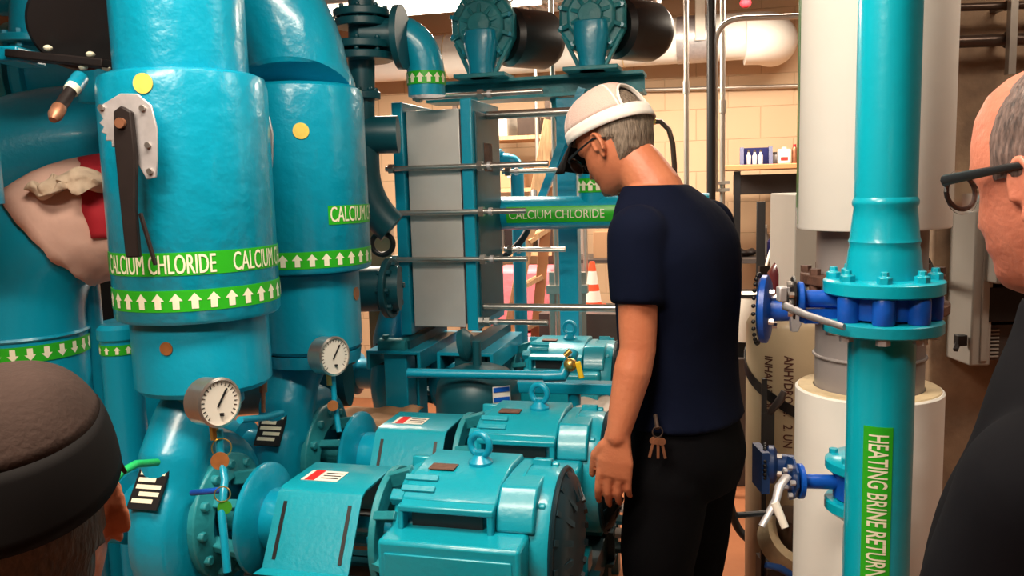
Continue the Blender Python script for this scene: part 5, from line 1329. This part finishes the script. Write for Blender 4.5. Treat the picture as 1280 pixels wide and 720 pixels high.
# ---- centre man
Fc = V((-.80, .60, 0)).normalized(); Lc = V((-Fc.y, Fc.x, 0)); CM = V((.415, 2.02, 0))
def cm(f, l, z): return CM+Fc*f+Lc*l+V((0, 0, z))
tors = [(*cm(0, 0, .86), .165, .115), (*cm(.0, 0, .95), .168, .122), (*cm(.01, 0, 1.05), .160, .118), (*cm(.015, 0, 1.17), .165, .118), (*cm(.01, 0, 1.30), .182, .122), (*cm(.015, 0, 1.40), .190, .118), (*cm(.035, 0, 1.47), .165, .10), (*cm(.06, 0, 1.515), .11, .078), (*cm(.075, 0, 1.54), .075, .062)]
hc = cm(.185, .0, 1.645)
HXc = frame3(hc, (-.62, .62, -.48), (0, 0, 1), 0)
neck = ([cm(.045, 0, 1.46), cm(.075, 0, 1.53), cm(.115, 0, 1.585), cm(.15, 0, 1.62)], [.075, .066, .060, .058])
sL = cm(.02, .185, 1.43); eL = at(797, 437, 1.86); wL = at(772, 545, 1.84); 
armL = ([sL, sL.lerp(eL, .35), sL.lerp(eL, .75), eL, eL.lerp(wL, .25), eL.lerp(wL, .7), wL], [.052, .050, .044, .041, .043, .034, .027])
sR = cm(.02, -.185, 1.43); eR = cm(.03, -.235, 1.15); wR = cm(.16, -.20, .93)
armR = ([sR, sR.lerp(eR, .4), eR, eR.lerp(wR, .3), wR], [.052, .048, .041, .040, .027])
dL = (at(764, 625, 1.84)-wL).normalized()
handL = (wL, dL, Lc*.9-Fc*.25, Fc, (.15, .34, .30), 1.06); handR = (wR, (wR-eR), -Lc, Fc, (.2, .4, .4))
legs = [([cm(0, .09, .88), cm(.02, .10, .50), cm(-.01, .11, .10)], [.088, .062, .045]), ([cm(0, -.09, .88), cm(.03, -.10, .50), cm(.0, -.11, .10)], [.088, .062, .045])]
eLs = sL.lerp(eL, .60)
slL = ([sL+V((0, 0, .0)), sL.lerp(eL, .3), eLs], [.070, .068, .064]); eRs = sR.lerp(eR, .6)
slR = ([sR, sR.lerp(eR, .3), eRs], [.070, .066, .062])
tCM, _ = person('person', 'standing man in navy t-shirt and white mesh cap looking down at the pumps, arm hanging', cm(0, 0, 0), Fc, tors, neck, HXc, armL, armR, legs, dict(skin='skin', shirt='navy'), (.96,), slL, slR, handL, handR, .0038)
def trousers(t, pts_legs, hips, m_, F):
    F = V(F); Lf = V((-F.y, F.x, 0)); m = MB()
    m.loft([(V(s[:3]), Lf*s[3], F*s[4]) for s in spl(hips, 4)], 36, 2.3)
    for pts, rs in pts_legs: limb(m, [V(p) for p in pts], rs, .95)
    w_ = wrinkle(baked(m, .009, 4, .5), .014, 7, (1, 1, .6), 11); return w_.build('trousers', m_, t, world=True, ang=80)
trousers(tCM, [([cm(0, .09, .84), cm(.015, .095, .66), cm(.025, .10, .48), cm(0, .105, .28), cm(-.01, .11, .06)], [.108, .100, .082, .076, .074]), ([cm(0, -.09, .84), cm(.02, -.095, .66), cm(.03, -.10, .48), cm(.0, -.105, .28), cm(0, -.11, .06)], [.108, .100, .082, .076, .074])],
         [(*cm(-.005, 0, .80), .15, .12), (*cm(-.01, 0, .88), .175, .130), (*cm(0, 0, .97), .168, .122), (*cm(0, 0, 1.0), .16, .115)], 'trouser', Fc)
for s_ in (.11, -.11):
    R_ = Fc; c = cm(.05, s_, .045)
    MB().loft([(cm(-.09, s_, .04), Lc*.035, V((0, 0, .04))), (cm(-.05, s_, .055), Lc*.042, V((0, 0, .055))), (cm(.04, s_, .045), Lc*.045, V((0, 0, .045))), (cm(.13, s_, .032), Lc*.046, V((0, 0, .032))), (cm(.18, s_, .022), Lc*.03, V((0, 0, .020)))], 20, 2.6).build('shoe', 'black', tCM, world=True)
# hair and goatee
def hz_c(z, th):
    a = abs(th)          # 0 face, pi back
    side = a-1.50 if z > -.012 else a-1.85-(.012+z)*-.0
    low = z+.072 if a > 2.0 else z+.02
    return min(side*.05 if side < .4 else .03, low)
h = xf(hair_shell(.008, hz_c, .048, 1), HXc); h.build('hair', 'hair', tCM, world=True, ang=80)
def hz_g(z, th): return min((.75-abs(th))*.03, -.066-z, z+.118) if abs(th) < 1.3 else -.01
g = xf(hair_shell(.005, hz_g, None, 4, zs=(-.12, -.05), n=18), HXc); g.build('goatee', 'hair', tCM, world=True, ang=80)
# cap : crown panels with back opening, band, strap, seams, bill (head-local, then placed)
def capdome(th, s_, off=.014, zb=.030, tilt=.18):
    # s_ 0 = band, 1 = top
    base = hpt(zb, th, off); top = V((0, .006, .143))
    a = s_*PI/2; k = math.cos(a)**.68 if s_ < 1 else 0
    z = zb+(top.z-zb)*math.sin(a)**.95
    p = V((base.x*k+top.x*(1-k), base.y*k+top.y*(1-k), z))
    p.z += -tilt*p.y*(1-s_)*1.0*(1 if True else 0)
    return p
def cap(X, t, mesh_m, band_m, bill_m, opening, nb=3, seams=True):
    seg = 72; n = 18; vs = []; fs = []; fs2 = []
    for i in range(n+1):
        for k in range(seg): vs.append(capdome(-PI+2*PI*k/seg, min(i/n, .995)))
    for i in range(n):
        for k in range(seg):
            th = -PI+2*PI*(k+.5)/seg; s_ = (i+.5)/n; back = PI-abs(th)
            if opening and s_ > .14 and (back/.62)**2+((s_-.14)/.42)**2 < 1: continue
            q = (k+1) % seg; f = (i*seg+k, i*seg+q, (i+1)*seg+q, (i+1)*seg+k)
            (fs2 if i < nb else fs).append(f)
    fs.append(tuple(range(n*seg, (n+1)*seg)))
    o = xf(MB().add(vs, fs), X).build('cap_crown', mesh_m, t, world=True, ang=80); q = o.modifiers.new('s', 'SOLIDIFY'); q.thickness = .003; q.offset = 1
    o2 = xf(MB().add(vs, fs2), X).build('cap_band', band_m, t, world=True, ang=80); q = o2.modifiers.new('s', 'SOLIDIFY'); q.thickness = .004; q.offset = 1
    m = MB()
    if seams:
        for th in (PI*.5-.35, -PI*.5+.35, PI-.70, -PI+.70, .9, -.9):
            pts = [capdome(th, a/14) + V((0, 0, .002)) for a in range(2, 15)]
            vs_ = []
            m.tube([capdome(th, .12+.87*a/14)*1.0 for a in range(15)], .0045 if opening else .0018, 6, flat=.7)
    if opening:
        pts = []
        for a in range(19):
            u_ = PI*a/18; th = PI-.62*math.cos(u_); s_ = .14+.42*math.sin(u_); pts.append(capdome(th, s_))
        m.tube(pts, .006, 8, flat=.6)
    m.ball(V((0, .006, .144)), (.008, .008, .004), 12, 6)
    xf(m, X).build('cap_trim', band_m, t, world=True)
    # bill
    vs = []; fs = []; nn = 16; mm = 8
    for i in range(nn+1):
        th = -1.05+2.10*i/nn; p0 = capdome(th, 0.02)
        for j in range(mm+1):
            f = j/mm; w_ = math.cos(th*.72); ext_ = .078*max(w_, 0)**.8*f
            p = p0+V((p0.x*.10*f, -ext_, -.010*f-.10*abs(p0.x)*f-.012*f*f-.03*f*(p0.x/.08)**2)); vs.append(p)
    for i in range(nn):
        for j in range(mm): k = i*(mm+1)+j; fs.append((k, k+1, k+mm+2, k+mm+1))
    o = xf(MB().add(vs, fs), X).build('cap_bill', bill_m, t, world=True, ang=80); q = o.modifiers.new('s', 'SOLIDIFY'); q.thickness = .004
    o['label'] = 'cap bill'
cap(HXc, tCM, 'mesh', 'capwhite', 'capband', True)
def specs(X, t, g=1.0, lens=True):
    m = MB()
    for sx in (-1, 1):
        pts = [V((sx*(.034+.027*math.cos(a)*1.0), -.112-.006*abs(math.cos(a))+.010*(1 if sx*math.cos(a)*sx > 0 else 0)*abs(math.cos(a)), -.002+.019*math.sin(a))) for a in [2*PI*k/24 for k in range(25)]]
        m.tube(pts, .0032*g, 8)
        m.tube([V((sx*.062, -.106, .008)), V((sx*.076, -.096, .010)), V((sx*.083, -.04, .010)), V((sx*.084, .005, .010)), V((sx*.080, .035, -.006))], [.0045*g, .0055*g, .0042*g, .0036*g, .003*g], 8, flat=1.3)
    m.tube([V((-.010, -.114, .004)), V((0, -.118, .006)), V((.010, -.114, .004))], .003, 8)
    g_ = xf(m, X).build('glasses', 'black', t, world=True)
    for sx in (-1, 1):
        xf(MB().lathe([(.0255, 0), (.0255, .001)], (sx*.034, -.112, -.002), (0, 1, 0), 24), X).build('lens', 'glass', g_, world=True)
specs(HXc, tCM, .55)
# keys on the belt
kb = at(822, 540, 1.835)
tk = thing('key_ring', 'bunch of dark metal keys hanging at the hip of the centre man', 'keys', kb)
MB().torus(kb+V((0, 0, 0)), (.2, -1, .1), .012, .0016, 24, 6).cyl(kb+V((0, .03, .03)), kb+V((0, 0, .008)), .005).build('ring', 'darkrod', tk, world=True)
for i, (dx, a) in enumerate([(-.012, .25), (.0, 0), (.010, -.2)]):
    q = kb+V((dx*.6, -.004*i, -.012)); d = V((math.sin(-a), 0, -math.cos(a)))
    MB().lathe([(.009, 0), (.009, .002)], q+d*.008, (0, -1, 0), 16).bar(q+d*.014, q+d*.048, .006, .002, (0, 1, 0)).build('key', 'copper', tk, world=True)

# ---- left man, seen from behind, dark cap
Fl = V((-.38, .925, 0)).normalized(); Ll = V((-Fl.y, Fl.x, 0)); LM = V((at(26, 560, .76).x-.0, .74, 0)); hzl = at(20, 612, .76).z-.03
def lm(f, l, z): return LM+Fl*f+Ll*l+V((0, 0, z))
hl = lm(.03, 0, hzl); HXl = frame3(hl, (Fl.x, Fl.y, .0), (-.10, 0, 1), .0)
zs_ = hzl-.235
torl = [(*lm(-.04, 0, zs_-.55), .17, .125), (*lm(-.03, 0, zs_-.35), .165, .125), (*lm(-.02, 0, zs_-.15), .19, .13), (*lm(-.02, 0, zs_-.06), .20, .125), (*lm(-.015, 0, zs_+.0), .165, .10), (*lm(-.01, 0, zs_+.045), .10, .075), (*lm(-.005, 0, zs_+.07), .07, .06)]
neckl = ([lm(-.02, 0, zs_-.02), lm(-.01, 0, zs_+.07), lm(.0, 0, hzl-.06)], [.075, .064, .062])
def armset(fn, z, s_, bendf=.0):
    a = fn(0, s_*.195, z-.045); e_ = fn(.0+bendf*.3, s_*.235, z-.31); w_ = fn(.12+bendf, s_*.20, z-.50+bendf*.6)
    return (a, e_, w_)
parts = []
aL = armset(lm, zs_, 1); aR = armset(lm, zs_, -1)
mk = lambda A: ([A[0], A[0].lerp(A[1], .4), A[1], A[1].lerp(A[2], .3), A[2]], [.052, .048, .041, .039, .027])
lgs = [([lm(-.04, .09*s_, zs_-.60), lm(.06, .11*s_, .38), lm(-.04, .12*s_, .08)], [.088, .062, .045]) for s_ in (1, -1)]
tLM, _ = person('person', 'man seen from behind in a dark baseball cap at the bottom left', lm(0, 0, 0), Fl, torl, neckl, HXl, mk(aL), mk(aR), lgs, dict(skin='skin', shirt='blackshirt'), (zs_-.50,),
                ([aL[0], aL[0].lerp(aL[1], .5)], [.068, .062]), ([aR[0], aR[0].lerp(aR[1], .5)], [.068, .062]), (aL[2], aL[2]-aL[1], Ll, Fl, (.2, .4, .4)), (aR[2], aR[2]-aR[1], -Ll, Fl, (.2, .4, .4)), .004)
trousers(tLM, [([lm(-.04, .09*s_, zs_-.60), lm(.06, .11*s_, .38), lm(-.04, .12*s_, .05)], [.105, .082, .074]) for s_ in (1, -1)], [(*lm(-.04, 0, zs_-.66), .15, .12), (*lm(-.04, 0, zs_-.56), .17, .128), (*lm(-.03, 0, zs_-.46), .165, .122)], 'trouser', Fl)
for s_ in (.12, -.12):
    MB().loft([(lm(-.12, s_, .04), Ll*.035, V((0, 0, .04))), (lm(-.08, s_, .055), Ll*.042, V((0, 0, .055))), (lm(.02, s_, .045), Ll*.045, V((0, 0, .045))), (lm(.11, s_, .032), Ll*.046, V((0, 0, .032))), (lm(.15, s_, .022), Ll*.03, V((0, 0, .020)))], 20, 2.6).build('shoe', 'black', tLM, world=True)
def hz_l(z, th):
    a = abs(th); side = a-1.62 if z > -.03 else a-1.95
    return min(side*.05 if side < .4 else .03, z+.085 if a > 2.0 else z+.03)
xf(hair_shell(.006, hz_l, .03, 6, zs=(-.10, .121)), HXl).build('hair', 'hair3', tLM, world=True, ang=80)
cap(HXl, tLM, 'capdark', 'capband', 'capdark', False, 6)

# ---- right man with glasses
Fr = V((-.36, .933, 0)).normalized(); Lr = V((-Fr.y, Fr.x, 0)); hr_ = at(1340, 224, .86)
RMn = V((.605, .72, 0))
def rm(f, l, z): return RMn+Fr*f+Lr*l+V((0, 0, z))
HXr = frame3(hr_, (Fr.x, Fr.y, -.14), (.0, 0, 1), 0)
zr = 1.34
torr = [(*rm(-.03, 0, .80), .19, .15), (*rm(-.0, 0, .95), .20, .18), (*rm(.03, 0, 1.10), .19, .17), (*rm(.015, 0, 1.22), .20, .155), (*rm(.0, 0, zr-.04), .195, .13), (*rm(.02, 0, zr+.02), .16, .10), (*rm(.05, 0, zr+.06), .10, .078), (*rm(.065, 0, zr+.09), .075, .066)]
neckr = ([rm(.0, 0, zr), rm(.02, 0, zr+.07), hr_-V((0, 0, .07))+Fr*-.02], [.08, .068, .066])
def armr(s_): a = rm(0, s_*.185, zr-.055); e_ = rm(.07, s_*.185, 1.09); w_ = rm(.15, -s_*.06, 1.13+.03*s_); return a, e_, w_
aL = armr(1); aR = armr(-1)
lgs = [([rm(-.03, .09*s_, .82), rm(.0, .11*s_, .45), rm(-.02, .12*s_, .08)], [.095, .065, .046]) for s_ in (1, -1)]
tRM, _ = person('person', 'man in black glasses and black shirt with receding grey hair at right edge', rm(0, 0, 0), Fr, torr, neckr, HXr, mk(aL), mk(aR), lgs, dict(skin='skin_pale', shirt='blackshirt'), (.86,),
                ([aL[0], aL[0].lerp(aL[1], .5), aL[1], aL[1].lerp(aL[2], .5), aL[2]], [.074, .072, .068, .054, .040]), ([aR[0], aR[0].lerp(aR[1], .5), aR[1], aR[1].lerp(aR[2], .5), aR[2]], [.078, .076, .070, .054, .040]),
                (aL[2], -Fr-Lr*.3, V((0, 0, 1)), -Lr, (.3, .5, .4)), (aR[2], -Fr+Lr*.3, V((0, 0, 1)), Lr, (.3, .5, .4)), .004)
trousers(tRM, [([rm(-.03, .09*s_, .82), rm(.0, .11*s_, .45), rm(-.02, .12*s_, .05)], [.11, .085, .075]) for s_ in (1, -1)], [(*rm(-.03, 0, .76), .16, .13), (*rm(-.03, 0, .86), .185, .14), (*rm(-.02, 0, .96), .18, .14)], 'trouser', Fr)
for s_ in (.12, -.12):
    MB().loft([(rm(-.10, s_, .04), Lr*.035, V((0, 0, .04))), (rm(-.06, s_, .055), Lr*.042, V((0, 0, .055))), (rm(.04, s_, .045), Lr*.045, V((0, 0, .045))), (rm(.13, s_, .032), Lr*.046, V((0, 0, .032))), (rm(.17, s_, .022), Lr*.03, V((0, 0, .020)))], 20, 2.6).build('shoe', 'black', tRM, world=True)
def hz_r(z, th):
    a = abs(th); line = 1.12+max(0, (z-.05))*4.0 if z > -.0 else 1.5
    side = a-line; return min(side*.05 if side < .4 else .03, z+.085 if a > 2.0 else z+.03)
xf(hair_shell(.006, hz_r, None, 8, zs=(-.10, .121)), HXr).build('hair', 'hair2', tRM, world=True, ang=80)
specs(HXr @ Matrix.Translation((0, .010, .004)), tRM, .85)

# sub-part meshes were built in room space against their thing: nothing further moves them
